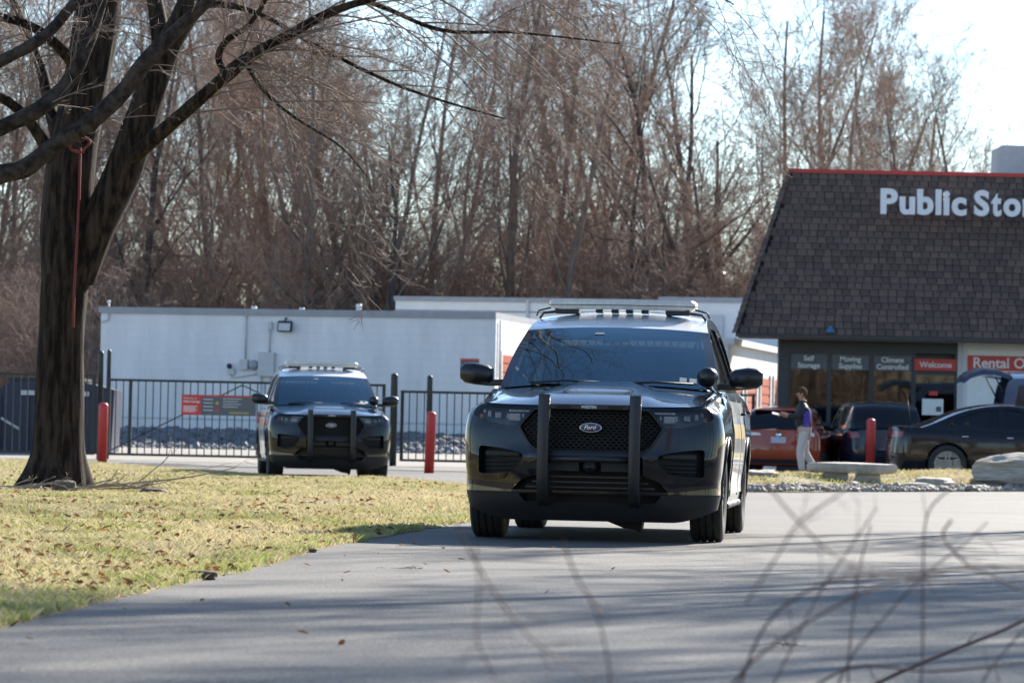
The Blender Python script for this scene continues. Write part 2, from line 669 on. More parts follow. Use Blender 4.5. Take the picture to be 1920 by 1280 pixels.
    def fbox(s, poly, name, m, depth, parent=None):
        """a recess: back wall and side walls behind a hole in the front"""
        mb = MB()
        pl = s.xz(poly)
        v, t, o, h = cdt(pl, [], .05)
        bk = lambda u, z: (lambda q: (q[0] * .96, q[1] + depth, q[2]))(s.F(u, z))
        mb.add([bk(*p) for p in v], t)
        mb.grid([[s.F(*p) for p in o], [bk(*p) for p in o]], True)
        return s.part(name, mb, m, parent, auto=30)
    def wheels(s, r, w, rimmat, track, nsp=5, rrim=.24, steer=0.0):
        tm = MB().lathe([(rrim * .97, -w * .42), (rrim * 1.15, -w * .5), (r * .93, -w * .49), (r * .985, -w * .43), (r, -w * .36),
                         (r, -w * .24), (r - .009, -w * .23), (r - .009, -w * .19), (r, -w * .18), (r, -w * .03), (r - .009, -w * .02), (r - .009, w * .02), (r, w * .03),
                         (r, w * .18), (r - .009, w * .19), (r - .009, w * .23), (r, w * .24),
                         (r, w * .36), (r * .985, w * .43), (r * .93, w * .49), (rrim * 1.15, w * .5), (rrim * .97, w * .42)], axis='x', n=40)
        tme = tm.mesh('tyre', M['rubber'], auto=35)
        rb = MB().lathe([(rrim, -w * .4), (rrim, w * .42), (rrim * .93, w * .44), (rrim * .9, w * .3), (rrim * .3, w * .26), (.001, w * .26)], axis='x', n=36)
        for k in range(nsp):
            rot = Matrix.Rotation(2 * math.pi * k / nsp, 3, 'X')
            for dx in (-.022, .022):
                c = rot @ Vector((w * .36, dx * 1.4, rrim * .56))
                rb.box(c, (.03, .03, rrim * .78), rot)
        rb.lathe([(rrim * .28, w * .26), (rrim * .28, w * .4), (.001, w * .41)], axis='x', n=16)
        rme = rb.mesh('rim', rimmat, auto=30)
        for sg in (-1, 1):
            for y in (s.yf, s.yr):
                t = link_mesh('tyre', tme, s.root, (sg * track / 2, y, s.zw), (0, 0, 0 if sg > 0 else math.pi))
                if y == s.yf: t.rotation_euler.z += steer
                link_mesh('rim', rme, t)
    def floor(s, z=.24, z2=.45):
        mb = MB()
        mb.box2((-.62, s.D, z), (.62, s.L - s.DR, z2))
        mb.box2((-.9, s.yf + s.ra + .04, z), (.9, s.yr - s.ra - .04, z2))
        mb.box2((-.9, s.D + .9, z2), (.9, s.L - s.DR, z2 + .04))
        s.part('underbody', mb, M['recess'], smooth=False)
        mb = MB()
        for y in (s.yf, s.yr):
            mb.tube([(-.72, y, s.zw), (.72, y, s.zw)], .05, 8)
        s.parts('axle', mb, M['recess'])

def mirror_mesh(sg, m):
    mb = MB()
    sec = [(.0, .055, .055), (.04, .10, .078), (.14, .115, .09), (.22, .10, .082), (.262, .05, .05)]
    rows = []
    for dx, hy, hz in sec:
        r = []
        for k in range(14):
            an = 2 * math.pi * k / 14
            c, s_ = math.cos(an), math.sin(an)
            r.append((sg * dx, math.copysign(abs(c) ** .7, c) * hy, math.copysign(abs(s_) ** .6, s_) * hz + dx * .05))
        rows.append(r)
    mb.grid(rows, True)
    mb.add(rows[0], [tuple(range(14))])
    mb.add(rows[-1], [tuple(range(14))])
    return mb

# ------------------------------------------------------------------ the police utility vehicle
def make_suv():
    root = empty('police_suv')
    S = Shell(root, L=5.05, D=.43, DR=.40, zs=.90, z0=.24, zw=.38, yf=.9, yr=3.925, ra=.425, zr=1.76, xr=.70,
              Wz=[(.1, .90), (.16, .915), (.25, .95), (.37, .975), (.46, .972), (.55, .985), (.75, 1.0), (.85, .997), (.90, .985)],
              pf=[(.12, .17), (.2, .10), (.28, .045), (.37, .022), (.46, .022), (.56, .008), (.64, .0), (.70, .02), (.85, .045), (.95, .07), (1.02, .10), (1.08, .15)],
              pr=[(.2, .08), (.4, .02), (.6, .0), (.8, .03), (1.2, .06)],
              he=[(.0, 1.018), (.14, 1.03), (1.55, 1.171), (3.0, 1.175), (4.4, 1.205), (5.05, 1.205)],
              xe=[(.0, .80), (.43, .80), (1.4, .86), (1.55, .865), (1.75, .88), (2.1, .90), (4.0, .89), (4.6, .86), (5.05, .82)],
              gh=[(1.55, 1.171), (1.78, 1.325), (2.02, 1.475), (2.26, 1.605), (2.42, 1.685), (2.68, 1.742), (3.1, 1.79), (4.0, 1.785), (4.45, 1.70), (4.68, 1.52), (4.86, 1.205)],
              bow=[(0, .22), (.3, .12), (.42, .05), (.7, 0), (1, -.10)],
              crown=[(0, .04), (.3, .03), (.42, .03), (.55, .05), (.8, .05), (1, .03)])
    P, PL, GP = M['paint'], M['plastic'], M['gplastic']
    S.sides(P, .07, trim=GP)
    wins = [rnd_poly([(1.86, 1.215), (2.36, 1.61), (2.78, 1.70), (2.78, 1.21)], .04),
            rnd_poly([(2.88, 1.21), (2.88, 1.71), (3.62, 1.71), (3.70, 1.22)], .04),
            rnd_poly([(3.80, 1.23), (3.74, 1.70), (4.28, 1.66), (4.55, 1.40), (4.62, 1.26)], .04)]
    S.greenhouse(P, wins, M['glass_side'], (0, 18, 41, 50), mroof=M['white_panel'])
    S.hood(P, bulge=.022)
    # --- front end
    mir = lambda pl: [(-x, z) for x, z in pl][::-1]
    lamp = [(-.925, .945), (-.895, 1.015), (-.83, 1.032), (-.64, 1.018), (-.455, 1.004), (-.565, .868), (-.69, .872), (-.83, .905)]
    lamp = rnd_poly(lamp, .03)
    grille = rnd_poly([(-.435, .998), (-.548, .862), (-.46, .725), (-.40, .682), (.40, .682), (.46, .725), (.548, .862), (.435, .998), (.2, 1.003), (-.2, 1.003)], .02)
    fog = rnd_poly([(-.86, .715), (-.70, .70), (-.535, .668), (-.508, .64), (-.52, .595), (-.605, .515), (-.86, .50)], .03)
    intake = rnd_poly([(-.40, .645), (-.405, .50), (-.52, .465), (-.605, .372), (-.56, .30), (.56, .30), (.605, .372), (.52, .465), (.405, .50), (.40, .645)], .02)
    fb = S.face(P, .37, [lamp, mir(lamp), grille, fog, mir(fog), [p for p in intake if True][:]] if False else [lamp, mir(lamp), grille, fog, mir(fog),
                rnd_poly([(-.40, .645), (-.405, .50), (-.52, .465), (-.595, .385), (.595, .385), (.52, .465), (.405, .50), (.40, .645)], .015)], step=.04)
    zbot = lambda u: .155 + .10 * sst(.55, .95, abs(u))
    S.face(PL, zbot, [rnd_poly([(-.545, .372 - .012), (-.50, .30), (.50, .30), (.545, .372 - .012)], .015)], name='lower_valance', ztop=lambda u: .374, step=.04)
    # grille: recess, honeycomb and side vents
    S.fbox(grille, 'grille_recess', M['recess'], .07)
    hx = MB()
    r_ = .025
    gin = [(x * .985, z) for x, z in grille]
    for iz in range(17):
        for ix in range(-24, 25):
            cx = ix * r_ * 1.74 + (r_ * .87 if iz % 2 else 0)
            cz = .668 + iz * r_ * .86
            for k in range(3):
                a0, a1 = R(30 + 60 * k), R(90 + 60 * k)
                p0 = (cx + r_ * math.cos(a0), cz + r_ * .574 * math.sin(a0))
                p1 = (cx + r_ * math.cos(a1), cz + r_ * .574 * math.sin(a1))
                if not (pip(*p0, gin) and pip(*p1, gin)): continue
                q = []
                for (x, z) in (p0, p1):
                    u = math.copysign(se_inv(abs(x) / S.W(z, S.D)), x)
                    q.append(Vector(S.F(u, z)) + Vector((0, .022, 0)))
                d = (q[1] - q[0]).normalized()
                nrm = d.cross(Vector((0, 1, 0))) * .0035
                vs = [q[0] + nrm, q[0] - nrm, q[1] - nrm, q[1] + nrm]
                hx.add(vs + [v + Vector((0, .02, 0)) for v in vs], [(0, 1, 2, 3), (0, 4, 5, 1), (2, 6, 7, 3), (0, 3, 7, 4), (1, 5, 6, 2)])
    tag(S.part('grille_mesh', hx, M['recess'], smooth=False), kind='stuff')
    fr = MB()
    loop = [Vector(S.F(*p)) for p in S.xz(grille, .03)]
    fr.tube(loop + [loop[0]], .011, 6, cap=False)
    S.part('grille_frame', fr, GP)
    bar = S.fpatch('grille_bar', rnd_poly([(-.40, .678), (.40, .678), (.40, .647), (-.40, .647)], .01), GP, off=.006, depth=.05)
    # emblem
    em = MB()
    yo = S.F(0, .863)[1] - .012
    N = 28
    el = lambda a, b, y: [(a * math.cos(2 * math.pi * k / N), y, .863 + b * math.sin(2 * math.pi * k / N)) for k in range(N)]
    em.grid([el(.086, .038, yo + .03), el(.086, .038, yo), el(.081, .033, yo - .006), el(.077, .030, yo)], True)
    eo = S.part('emblem', em, M['chrome'])
    e2 = MB().grid([el(.078, .031, yo - .001), el(.05, .02, yo - .004), el(.001, .001, yo - .005)], True)
    S.part('emblem_oval', e2, M['logo_blue'], eo)
    tm = text_mesh('Ford', .046, .002, .0004)
    tm.materials.append(M['chrome'])
    o = link_mesh('emblem_script', tm, eo, (-.052, yo - .006, .850), (math.pi / 2, 0, 0))
    sh = Matrix.Shear('XY', 4, (.35, 0))
    for v in tm.vertices: v.co.x += v.co.y * .35
    # headlights
    for sg in (-1, 1):
        lp = lamp if sg < 0 else mir(lamp)
        hl = S.fbox(lp, 'headlight', M['lamp_house'], .09)
        def at(x, z, d): 
            u = se_inv(abs(x) / S.W(z, S.D)) * sg
            p = S.F(u, z)
            return (p[0] * .985, p[1] + d, p[2])
        b = MB()
        for cx, cz, w_, h_ in ((.60, .932, .095, .06), (.73, .945, .05, .045), (.80, .955, .03, .05)):
            b.box(at(cx, cz, .055), (w_, .05, h_))
        S.parts('lamp_module', b, M['silver'], hl, smooth=False, bevel=.006)
        b = MB()
        b.box(at(.60, .951, .026), (.078, .008, .008))
        b.box(at(.60, .9365, .026), (.078, .008, .006))
        b.box(at(.655, .93, .026), (.012, .008, .012))
        b.box(at(.535, .945, .026), (.010, .008, .012))
        b.box(at(.60, .922, .026), (.078, .008, .008))
        S.parts('led_strip', b, M['lampw'], hl, smooth=False)
        b = MB()
        b.box(at(.555, .980, .022), (.17, .02, .014))
        b.box(at(.655, .945, .03), (.012, .02, .03))
        b.box(at(.53, .945, .03), (.01, .02, .03))
        b.box(at(.845, .975, .035), (.018, .02, .025))
        S.parts('lamp_trim', b, M['silver'], hl, smooth=False)
        b = MB().box(at(.865, .935, .035), (.03, .03, .035))
        S.part('side_marker', b, M['amber'], hl, smooth=False, bevel=.006)
        S.fpatch('lamp_lens', [(x * .998, z) for x, z in lp], M['glass_lamp'], off=.001, depth=.01, parent=hl)
        # fog pocket
        fp = fog if sg < 0 else mir(fog)
        fk = S.fbox(fp, 'fog_pocket', M['recess'], .09)
        b = MB()
        b.box(at(.68, .655, .045), (.26, .03, .035))
        for k in range(3):
            b.box(at(.69, .60 - k * .03, .06), (.24, .02, .010))
        S.parts('fog_slat', b, PL, fk, smooth=False, bevel=.004)
        # side lower winglet
        S.fpatch('winglet', rnd_poly([(sg * .62, .505), (sg * .86, .492), (sg * .86, .455), (sg * .66, .458)][::1], .012), P, off=.012, depth=.03)
    # lower intake
    S.fbox(rnd_poly([(-.40, .645), (-.405, .50), (-.52, .465), (-.595, .385), (.595, .385), (.52, .465), (.405, .50), (.40, .645)], .015), 'intake_recess', M['recess'], .12)
    S.fbox(rnd_poly([(-.545, .36), (-.50, .30), (.50, .30), (.545, .36)], .015), 'lower_recess', M['recess'], .1)
    sl_ = MB()
    for k, z in enumerate((.41, .45, .49)):
        sl_.box((0, .075, z), (.98 - .1 * k, .03, .012))
    S.parts('intake_slat', sl_, GP, smooth=False)
    b = MB()
    b.box((-.2, .055, .57), (.24, .03, .085)); b.box((.2, .055, .57), (.24, .03, .085))
    S.parts('sensor_plate', b, PL, smooth=False, bevel=.01)
    b = MB().lathe([(.001, -.03), (.045, -.02), (.06, .01), (.06, .06)], (0, .03, .57), 'y', 20)
    S.part('radar_sensor', b, GP)
    # tow cover under the valance
    b = MB()
    b.prism([(.05, .165), (.22, .10), (.32, .085), (.34, .06), (.36, .085), (.37, .165)], 'y', .55, .75)
    S.part('transmission_pan', b, M['recess'], smooth=False)
    # --- push bumper
    pb = []
    for sg in (-1, 1):
        path = cat([(sg * .345, .05, .27), (sg * .345, -.06, .33), (sg * .345, -.115, .50), (sg * .345, -.12, .80), (sg * .345, -.085, 1.08), (sg * .345, -.07, 1.105)], 5)
        b = MB()
        rows = []
        for p in path:
            rows.append([(p.x - .042, p.y - .006, p.z), (p.x - .036, p.y - .012, p.z), (p.x + .036, p.y - .012, p.z), (p.x + .042, p.y - .006, p.z),
                         (p.x + .042, p.y + .075, p.z - .02), (p.x - .042, p.y + .075, p.z - .02)])
        b.grid(rows, True)
        b.add(rows[-1], [tuple(range(6))]); b.add(rows[0], [tuple(range(6))])
        pb.append(S.part('push_bar_upright', b, M['steel_black'], auto=50))
        b = MB().box((sg * .33, .03, .60), (.05, .22, .06))
        S.part('push_bar_bracket', b, M['steel_black'], smooth=False, bevel=.008)
    tb = MB().box((0, -.075, 1.018), (.60, .05, .042))
    tb = S.part('push_bar_crossbar', tb, M['steel_black'], smooth=False, bevel=.008)
    lb = MB().tube([(-.31, -.085, .625), (.31, -.085, .625)], .024, 12)
    S.part('push_bar_crossbar', lb, M['steel_black'])
    tm = text_mesh('WESTIN', .032, .001, .0009)
    tm.materials.append(M['white_decal'])
    link_mesh('maker_lettering', tm, tb, (-.062, -.1025, 1.007), (math.pi / 2, 0, 0))
    for x in (-.2, .2):
        b = MB().box((x, -.103, 1.018), (.11, .008, .018))
        S.part('warning_light', b, M['recess'], tb, smooth=False, bevel=.003)
    # --- mirrors, spotlight, wipers
    for sg in (-1, 1):
        mo = S.part('side_mirror', mirror_mesh(sg, None), GP)
        mo.location = (sg * .955, 1.78, 1.275)
        b = MB().prism([(.82, 1.19), (.86, 1.24), (1.0, 1.235), (1.12, 1.215), (1.12, 1.195), (.98, 1.185)], 'y', 1.74, 1.82)
        if sg < 0: b.v = [(-x, y, z) for x, y, z in b.v]
        S.part('mirror_arm', b, GP, smooth=False, bevel=.008)
        b = MB().box((sg * .99, 1.785 + .075, 1.275), (.01, .01, .01))
        b = MB().tube([(sg * 1.005, 2.74, 1.0), (sg * 1.035, 2.72, 1.003), (sg * 1.035, 2.58, 1.003), (sg * 1.005, 2.56, 1.0)], .014, 6)
        S.part('door_handle', b, P)
        b = MB().tube([(sg * 1.0, 3.68, 1.02), (sg * 1.03, 3.66, 1.023), (sg * 1.03, 3.52, 1.023), (sg * 1.0, 3.50, 1.02)], .014, 6)
        S.part('door_handle', b, P)
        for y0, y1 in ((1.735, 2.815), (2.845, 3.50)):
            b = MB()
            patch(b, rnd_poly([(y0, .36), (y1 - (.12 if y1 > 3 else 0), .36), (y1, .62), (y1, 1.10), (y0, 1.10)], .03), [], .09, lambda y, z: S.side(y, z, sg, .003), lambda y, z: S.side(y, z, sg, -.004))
            S.part('door', b, M['white_panel'], auto=40)
        # door seams and a side stripe
        b = MB()
        for y in (1.72, 2.83, 3.62):
            b.tube([S.side(y, z, sg, .001) for z in np.linspace(.34, 1.14, 9)], .004, 4)
        S.parts('door_seam', b, M['recess'])
        b = MB()
        patch(b, [(1.78, .80), (2.78, .80), (2.78, .92), (1.78, .92)], [], .1, lambda y, z: S.side(y, z, sg, .006))
        patch(b, [(2.88, .80), (3.46, .80), (3.46, .92), (2.88, .92)], [], .1, lambda y, z: S.side(y, z, sg, .006))
        S.parts('gold_stripe', b, M['gold'])
        b = MB().tube([(sg * .945, y, .27) for y in np.linspace(1.42, 3.44, 8)], .03, 8)
        S.part('rocker_cladding', b, PL)
    sp = MB().lathe([(.001, -.085), (.04, -.08), (.075, -.055), (.082, -.02), (.07, .03), (.045, .075), (.001, .09)], (0, 0, 0), 'y', 18)
    spo = S.part('spotlight', sp, GP)
    spo.location = (.80, 1.49, 1.285); spo.rotation_euler = (R(8), R(0), R(-28))
    b = MB().tube([(.0, 0, -.07), (.02, .06, -.14)], .016, 8)
    b.ball((.0, .0, -.075), (.03, .03, .03), 8, 6)
    S.part('spotlight_stem', b, M['chrome'], spo)
    for x0, x1 in ((-.62, -.02), (.08, .68)):
        b = MB()
        b.tube([(x0, 1.385 + .12 * (x0 / .8) ** 2, 1.215), ((x0 + x1) / 2, 1.36, 1.235), (x1, 1.37 + .12 * (x1 / .8) ** 2, 1.225)], .009, 5)
        S.part('wiper', b, PL)
    b = MB()
    b.grid([[(x, 1.30 + .2 * (x / .8) ** 2, 1.205 - .035 * (x / .8) ** 2 + .004) for x in np.linspace(-.78, .78, 13)],
            [(x, 1.42 + .2 * (x / .8) ** 2, 1.185 - .035 * (x / .8) ** 2) for x in np.linspace(-.78, .78, 13)]])
    S.part('cowl', b, PL)
    # --- light bar on brackets
    lbz, lby = 1.888, 2.72
    top = []
    pl = [(-.62, .10), (-.60, .03), (-.55, -.005), (0, -.115), (.55, -.005), (.60, .03), (.62, .10), (.60, .19), (.52, .24), (0, .17), (-.52, .24), (-.60, .19)]
    b = MB()
    rows = [[(x * k, lby + y * k + (1 - k) * .06, lbz + z) for x, y in pl] for k, z in ((.93, -.042), (1, -.024), (1, .022), (.95, .042))]
    b.grid(rows, True)
    b.add(rows[-1], [tuple(range(12))]); b.add(rows[0], [tuple(range(12))])
    lo = S.part('light_bar', b, M['bar_lens'], auto=35)
    b = MB()
    rows = [[(x * .99, lby + y * .99, lbz + z) for x, y in pl] for z in (-.012, -.004)]
    rows = [[(x * 1.006, lby + (y - .06) * 1.01 + .06, lbz + z) for x, y in pl] for z in (-.010, -.004)]
    b.grid(rows, True)
    S.part('light_bar_seam', b, M['plastic'], lo, smooth=False)
    b = MB()
    for x in (-.46, .46): b.box((x, lby + .07, lbz - .06), (.20, .14, .04))
    for x in (-.19, -.06, .06, .19): b.box((x, lby + .04, lbz - .055), (.06, .10, .03))
    S.parts('light_bar_foot', b, M['steel_black'], lo, smooth=False, bevel=.006)
    b = MB()
    for sg in (-1, 1):
        b.tube([(sg * .5, lby + .08, lbz - .055), (sg * .66, lby + .08, lbz - .075), (sg * .69, lby + .08, lbz - .12), (sg * .69, lby + .08, 1.77)], .012, 6)
        b.tube([(sg * .60, lby + .08, lbz - .03), (sg * .70, lby + .08, lbz - .055), (sg * .72, lby + .08, lbz - .10)], .008, 5)
    S.parts('light_bar_bracket', b, M['steel_black'], lo)
    # --- tail, cabin, wheels
    S.face(P, .30, rear=True, name='rear_body', step=.09)
    for sg in (-1, 1):
        S.fpatch('tail_light', rnd_poly([(sg * .55, .98), (sg * .88, .96), (sg * .88, 1.12), (sg * .55, 1.08)], .02), M['lens_red'], off=.012, depth=.02, rear=True)
    S.floor(.24, .5)
    b = MB().box2((-.74, 1.50, .8), (.74, 1.95, 1.14))
    S.part('dashboard', b, M['interior'], smooth=False, bevel=.04)
    for sg in (-1, 1):
        b = MB().box((sg * .40, 2.55, .72), (.50, .52, .18))
        b.box((sg * .40, 2.86, 1.06), (.48, .15, .58), Matrix.Rotation(R(-10), 3, 'X'))
        b.box((sg * .40, 2.95, 1.43), (.26, .09, .17))
        S.part('seat', b, M['interior'], smooth=False, bevel=.03)
    b = MB()
    ring = [(.40 + .18 * math.cos(a), 2.05 + .07 * math.sin(a), 1.12 + .17 * math.sin(a)) for a in np.linspace(0, 2 * math.pi, 21)]
    b.tube(ring, .015, 6, cap=False)
    b.box((.40, 2.05, 1.12), (.12, .05, .09))
    S.part('steering_wheel', b, M['interior'])
    b = MB()
    b.tube([(-.7, 3.08, 1.05), (-.62, 3.08, 1.62), (.62, 3.08, 1.62), (.7, 3.08, 1.05)], .02, 5)
    ps = S.part('partition_frame', b, M['cage'], smooth=False)
    b = MB()
    for k in range(-9, 10):
        for q in (-1, 1):
            x0 = k * .07
            b.tube([(max(-.6, min(.6, x0)), 3.08, 1.05), (max(-.6, min(.6, x0 + q * .25)), 3.08, 1.60)], .005, 3)
    tag(S.part('partition_screen', b, M['cage'], ps, smooth=False), kind='stuff')
    b = MB().box((0, 2.16, 1.60), (.22, .03, .07))
    S.part('rear_view_mirror', b, M['interior'], smooth=False, bevel=.012)
    def on_glass(u, f):
        i = f * 18
        a, c = S.row(int(i)), S.row(int(i) + 1)
        j = (u + 1) * 12
        g = lambda r: Vector(r[int(j)]).lerp(Vector(r[int(j) + 1]), j % 1)
        return g(a).lerp(g(c), i % 1) + Vector((0, -.004, .004))
    b = MB()
    for u0, u1 in ((.66, .725), (.75, .815)):
        b.grid([[on_glass(u0, .10), on_glass(u1, .10)], [on_glass(u0, .16), on_glass(u1, .16)]])
    b.grid([[on_glass(-.22, .80), on_glass(-.12, .80)], [on_glass(-.22, .84), on_glass(-.12, .84)]])
    S.parts('windshield_sticker', b, M['sticker'], smooth=False)
    S.wheels(.382, .255, M['rim'], 1.70, nsp=10, rrim=.235)
    return root, S
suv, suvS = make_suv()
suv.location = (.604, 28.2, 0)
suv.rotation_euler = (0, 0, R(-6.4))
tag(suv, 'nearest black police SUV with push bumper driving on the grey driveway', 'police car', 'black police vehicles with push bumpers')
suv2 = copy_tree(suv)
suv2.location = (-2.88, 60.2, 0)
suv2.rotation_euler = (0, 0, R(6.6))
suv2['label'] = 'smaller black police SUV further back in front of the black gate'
# ------------------------------------------------------------------ ground materials
def ground_mat(name, c1, c2, c3, scale, fine, rough=.85, bump=.3, spec=.3):
    m = mat(name, c1, rough, col2=c2, scale=scale, detail=10, spec=spec, lo=.36, hi=.64)
    nt = m.node_tree
    L = nt.links
    p = nt.nodes['Principled BSDF']
    src = p.inputs['Base Color'].links[0].from_socket
    tc = nt.nodes.new('ShaderNodeTexCoord')
    n2 = nt.nodes.new('ShaderNodeTexNoise')
    n2.inputs['Scale'].default_value = fine
    n2.inputs['Detail'].default_value = 3
    L.new(tc.outputs['Object'], n2.inputs['Vector'])
    mr = nt.nodes.new('ShaderNodeMapRange')
    mr.inputs['From Min'].default_value = .46
    mr.inputs['From Max'].default_value = .66
    L.new(n2.outputs['Fac'], mr.inputs['Value'])
    mx = nt.nodes.new('ShaderNodeMix')
    mx.data_type = 'RGBA'
    L.new(mr.outputs[0], mx.inputs[0])
    L.new(src, mx.inputs[6])
    mx.inputs[7].default_value = (*c3, 1)
    L.new(mx.outputs[2], p.inputs['Base Color'])
    b = nt.nodes.new('ShaderNodeBump')
    b.inputs['Strength'].default_value = bump
    b.inputs['Distance'].default_value = .01
    L.new(n2.outputs['Fac'], b.inputs['Height'])
    L.new(b.outputs[0], p.inputs['Normal'])
    return m
M['asphalt'] = ground_mat('asphalt', (.056, .053, .049), (.098, .092, .085), (.17, .161, .148), .5, 70, rough=.75, bump=.9, spec=.4)
M['concrete'] = ground_mat('pale_concrete', (.25, .23, .205), (.31, .285, .255), (.21, .195, .175), .5, 25, bump=.2)
M['soil'] = ground_mat('soil', (.16, .11, .065), (.24, .18, .10), (.10, .07, .045), .8, 14, bump=.8)
M['lawn'] = ground_mat('lawn_thatch', (.27, .21, .12), (.19, .17, .08), (.13, .095, .055), .9, 28, bump=1.0)
M['grass'] = leaf_mat('grass_blade', (.55, .46, .28), (.30, .32, .11), .35, .45, c3=(.55, .47, .29), fine=3.0)
M['leaf'] = leaf_mat('dead_leaf', (.22, .10, .045), (.34, .20, .10), .3, 2.0, c3=(.12, .06, .035), fine=9)
M['gravel'] = mat('gravel', (.19, .165, .14), .8, col2=(.36, .325, .28), scale=7, bump=.3, bscale=30)
M['gravel_blue'] = mat('gravel_grey', (.10, .105, .115), .8, col2=(.20, .205, .215), scale=5, bump=.3, bscale=30)
M['stone'] = mat('weathered_stone', (.42, .39, .34), .85, col2=(.27, .25, .22), scale=5, bump=.6, bscale=18)
M['stone_dark'] = mat('mossy_stone', (.17, .145, .11), .9, col2=(.10, .09, .06), scale=8, bump=.6, bscale=20)
M['stone_layer'] = mat('layered_stone', (.46, .42, .36), .85, col2=(.22, .20, .17), scale=4, bump=.9, bscale=9, stretch=(.6, .6, 5))
M['bark'] = mat('bark', (.050, .036, .026), .9, col2=(.009, .0065, .005), scale=15, bump=1.0, stretch=(1, 1, .13), lo=.4, hi=.58, spec=.15)
M['bark_grey'] = mat('bark_grey', (.22, .175, .145), .9, col2=(.13, .10, .085), scale=12, bump=.8, stretch=(1, 1, .25))
M['bark_mid'] = mat('bark_mid', (.065, .051, .042), .9, col2=(.02, .016, .013), scale=22, bump=1.0, stretch=(.5, .5, .5), lo=.4, hi=.6, spec=.15)
M['bark_pale'] = mat('bark_pale', (.34, .29, .24), .85, col2=(.14, .11, .09), scale=5, bump=.4, stretch=(1, 1, .4))
M['twig'] = mat('twig', (.24, .18, .145), .8, col2=(.15, .11, .09), scale=.8)
M['twig_far'] = mat('twig_far', (.33, .218, .165), .8, col2=(.215, .14, .105), scale=.35)
M['twig_dark'] = mat('twig_dark', (.17, .125, .10), .8, col2=(.11, .08, .066), scale=.35)
M['bark_dark'] = mat('bark_dark', (.085, .068, .058), .9, col2=(.05, .04, .034), scale=9, stretch=(1, 1, .3))
M['twig_red'] = mat('twig_red', (.13, .072, .062), .7, col2=(.085, .048, .042), scale=6)
M['wood_dead'] = mat('dead_wood', (.20, .16, .12), .9, col2=(.30, .25, .19), scale=14, bump=.5)

# ------------------------------------------------------------------ ground sheets
g = MB()
g.add([(-900, -300, -.03), (900, -300, -.03), (900, 1500, -.03), (-900, 1500, -.03)], [(0, 1, 2, 3)])
tag(g.build('ground', M['soil']), kind='structure')
g = MB()
xs = [-60] + list(np.linspace(-14, 22, 19)) + [60]
ys = [-30] + list(np.linspace(2, 76, 30)) + [105]
def road_z(x, y): return .012 * noise.noise(Vector((x * .12, y * .12, 0)))
g.grid([[(x, y, road_z(x, y)) for x in xs] for y in ys])
tag(g.build('driveway', M['asphalt'], smooth=True), kind='structure')
g = MB()
g.grid([[(x, y, z) for x in (-30, -20, -10, 0, 2.2)] for y, z in ((74.5, .012), (76, .03), (80, .12), (86, .27), (106, .34))])
tag(g.build('concrete_apron', M['concrete'], smooth=True), kind='structure')

LAWN = [(-2.25, 6), (-1.99, 14.71), (-1.85, 17.06), (-1.39, 22.53), (-1.22, 25.77), (-.39, 33.25), (.15, 38), (.3, 44), (0, 50), (-.75, 55.76), (-1.84, 57.6),
        (-3.08, 59.2), (-5.25, 65.0), (-7.2, 71.0), (-9.91, 73.2), (-17, 74.2), (-17, 6)]
_lw = [(p.x, p.y) for p in cat([(x, y, 0) for x, y in LAWN[1:15]], 5)]
_lw = densify(_lw, .2, closed=False)
_lw = [(x + .05 * noise.noise(Vector((x * 3, y * 1.6, 7))) + .03 * noise.noise(Vector((x * 9, y * 6, 3))), y) for x, y in _lw]
LAWN_S = [LAWN[0]] + _lw + LAWN[15:]
_lwa = np.array(_lw)
def lawn_z(x, y):
    d = math.sqrt(((_lwa[:, 0] - x) ** 2 + (_lwa[:, 1] - y) ** 2).min())
    k = sst(0, 1.2, d)
    return .008 + k * (.05 + .05 * noise.noise(Vector((x * .35, y * .3, 2.0)))) + .012 * noise.noise(Vector((x * 2.2, y * 2.0, 5)))* sst(0, .4, d)
g = MB()
patch(g, LAWN_S, [], .55, lambda x, y: (x, y, lawn_z(x, y)), lambda x, y: (x, y, -.02))
LAWN_O = tag(g.build('lawn', M['lawn'], smooth=True), kind='structure')

def inview(x, y, m=.4): return abs(x) < .1385 * y + m

def scatter_blades(name, poly, zf, dens, seed, h=(.02, .05), m=None, ok=None, parent=None):
    rg = random.Random(seed)
    V, Fc = [], []
    xs_, ys_ = [p[0] for p in poly], [p[1] for p in poly]
    y = min(ys_)
    while y < max(ys_):
        x0, x1 = max(min(xs_), -.1385 * y - .5), min(max(xs_), .1385 * y + .5)
        if x1 > x0:
            n = int((x1 - x0) * .25 * dens(y))
            for _ in range(n):
                x, yy = rg.uniform(x0, x1), y + rg.random() * .25
                if not pip(x, yy, poly) or (ok and not ok(x, yy)): continue
                k = noise.noise(Vector((x * .8, yy * .8, 9)))
                if rg.random() < .35 + .0 - k * .3: 
                    if k < -.2: continue
                zz = zf(x, yy) - .004
                hh = rg.uniform(*h) * (1 + .6 * k)
                w = rg.uniform(.0025, .0045) * (1 + yy / 45)
                a = rg.uniform(0, 6.283)
                ln = rg.uniform(.2, 1.5) * hh
                b = rg.uniform(0, 6.283)
                dx, dy = math.cos(a) * w, math.sin(a) * w
                i = len(V)
                tx, ty = math.cos(b) * ln, math.sin(b) * ln
                V += [(x - dx, yy - dy, zz), (x + dx, yy + dy, zz), (x + tx * .45 + dx * .6, yy + ty * .45 + dy * .6, zz + hh * .65), (x + tx, yy + ty, zz + hh)]
                Fc += [(i, i + 1, i + 2), (i, i + 2, i + 3)]
        y += .25
    me = bpy.data.meshes.new(name)
    me.from_pydata(V, [], Fc)
    me.materials.append(m or M['grass'])
    return link_mesh(name, me, parent)
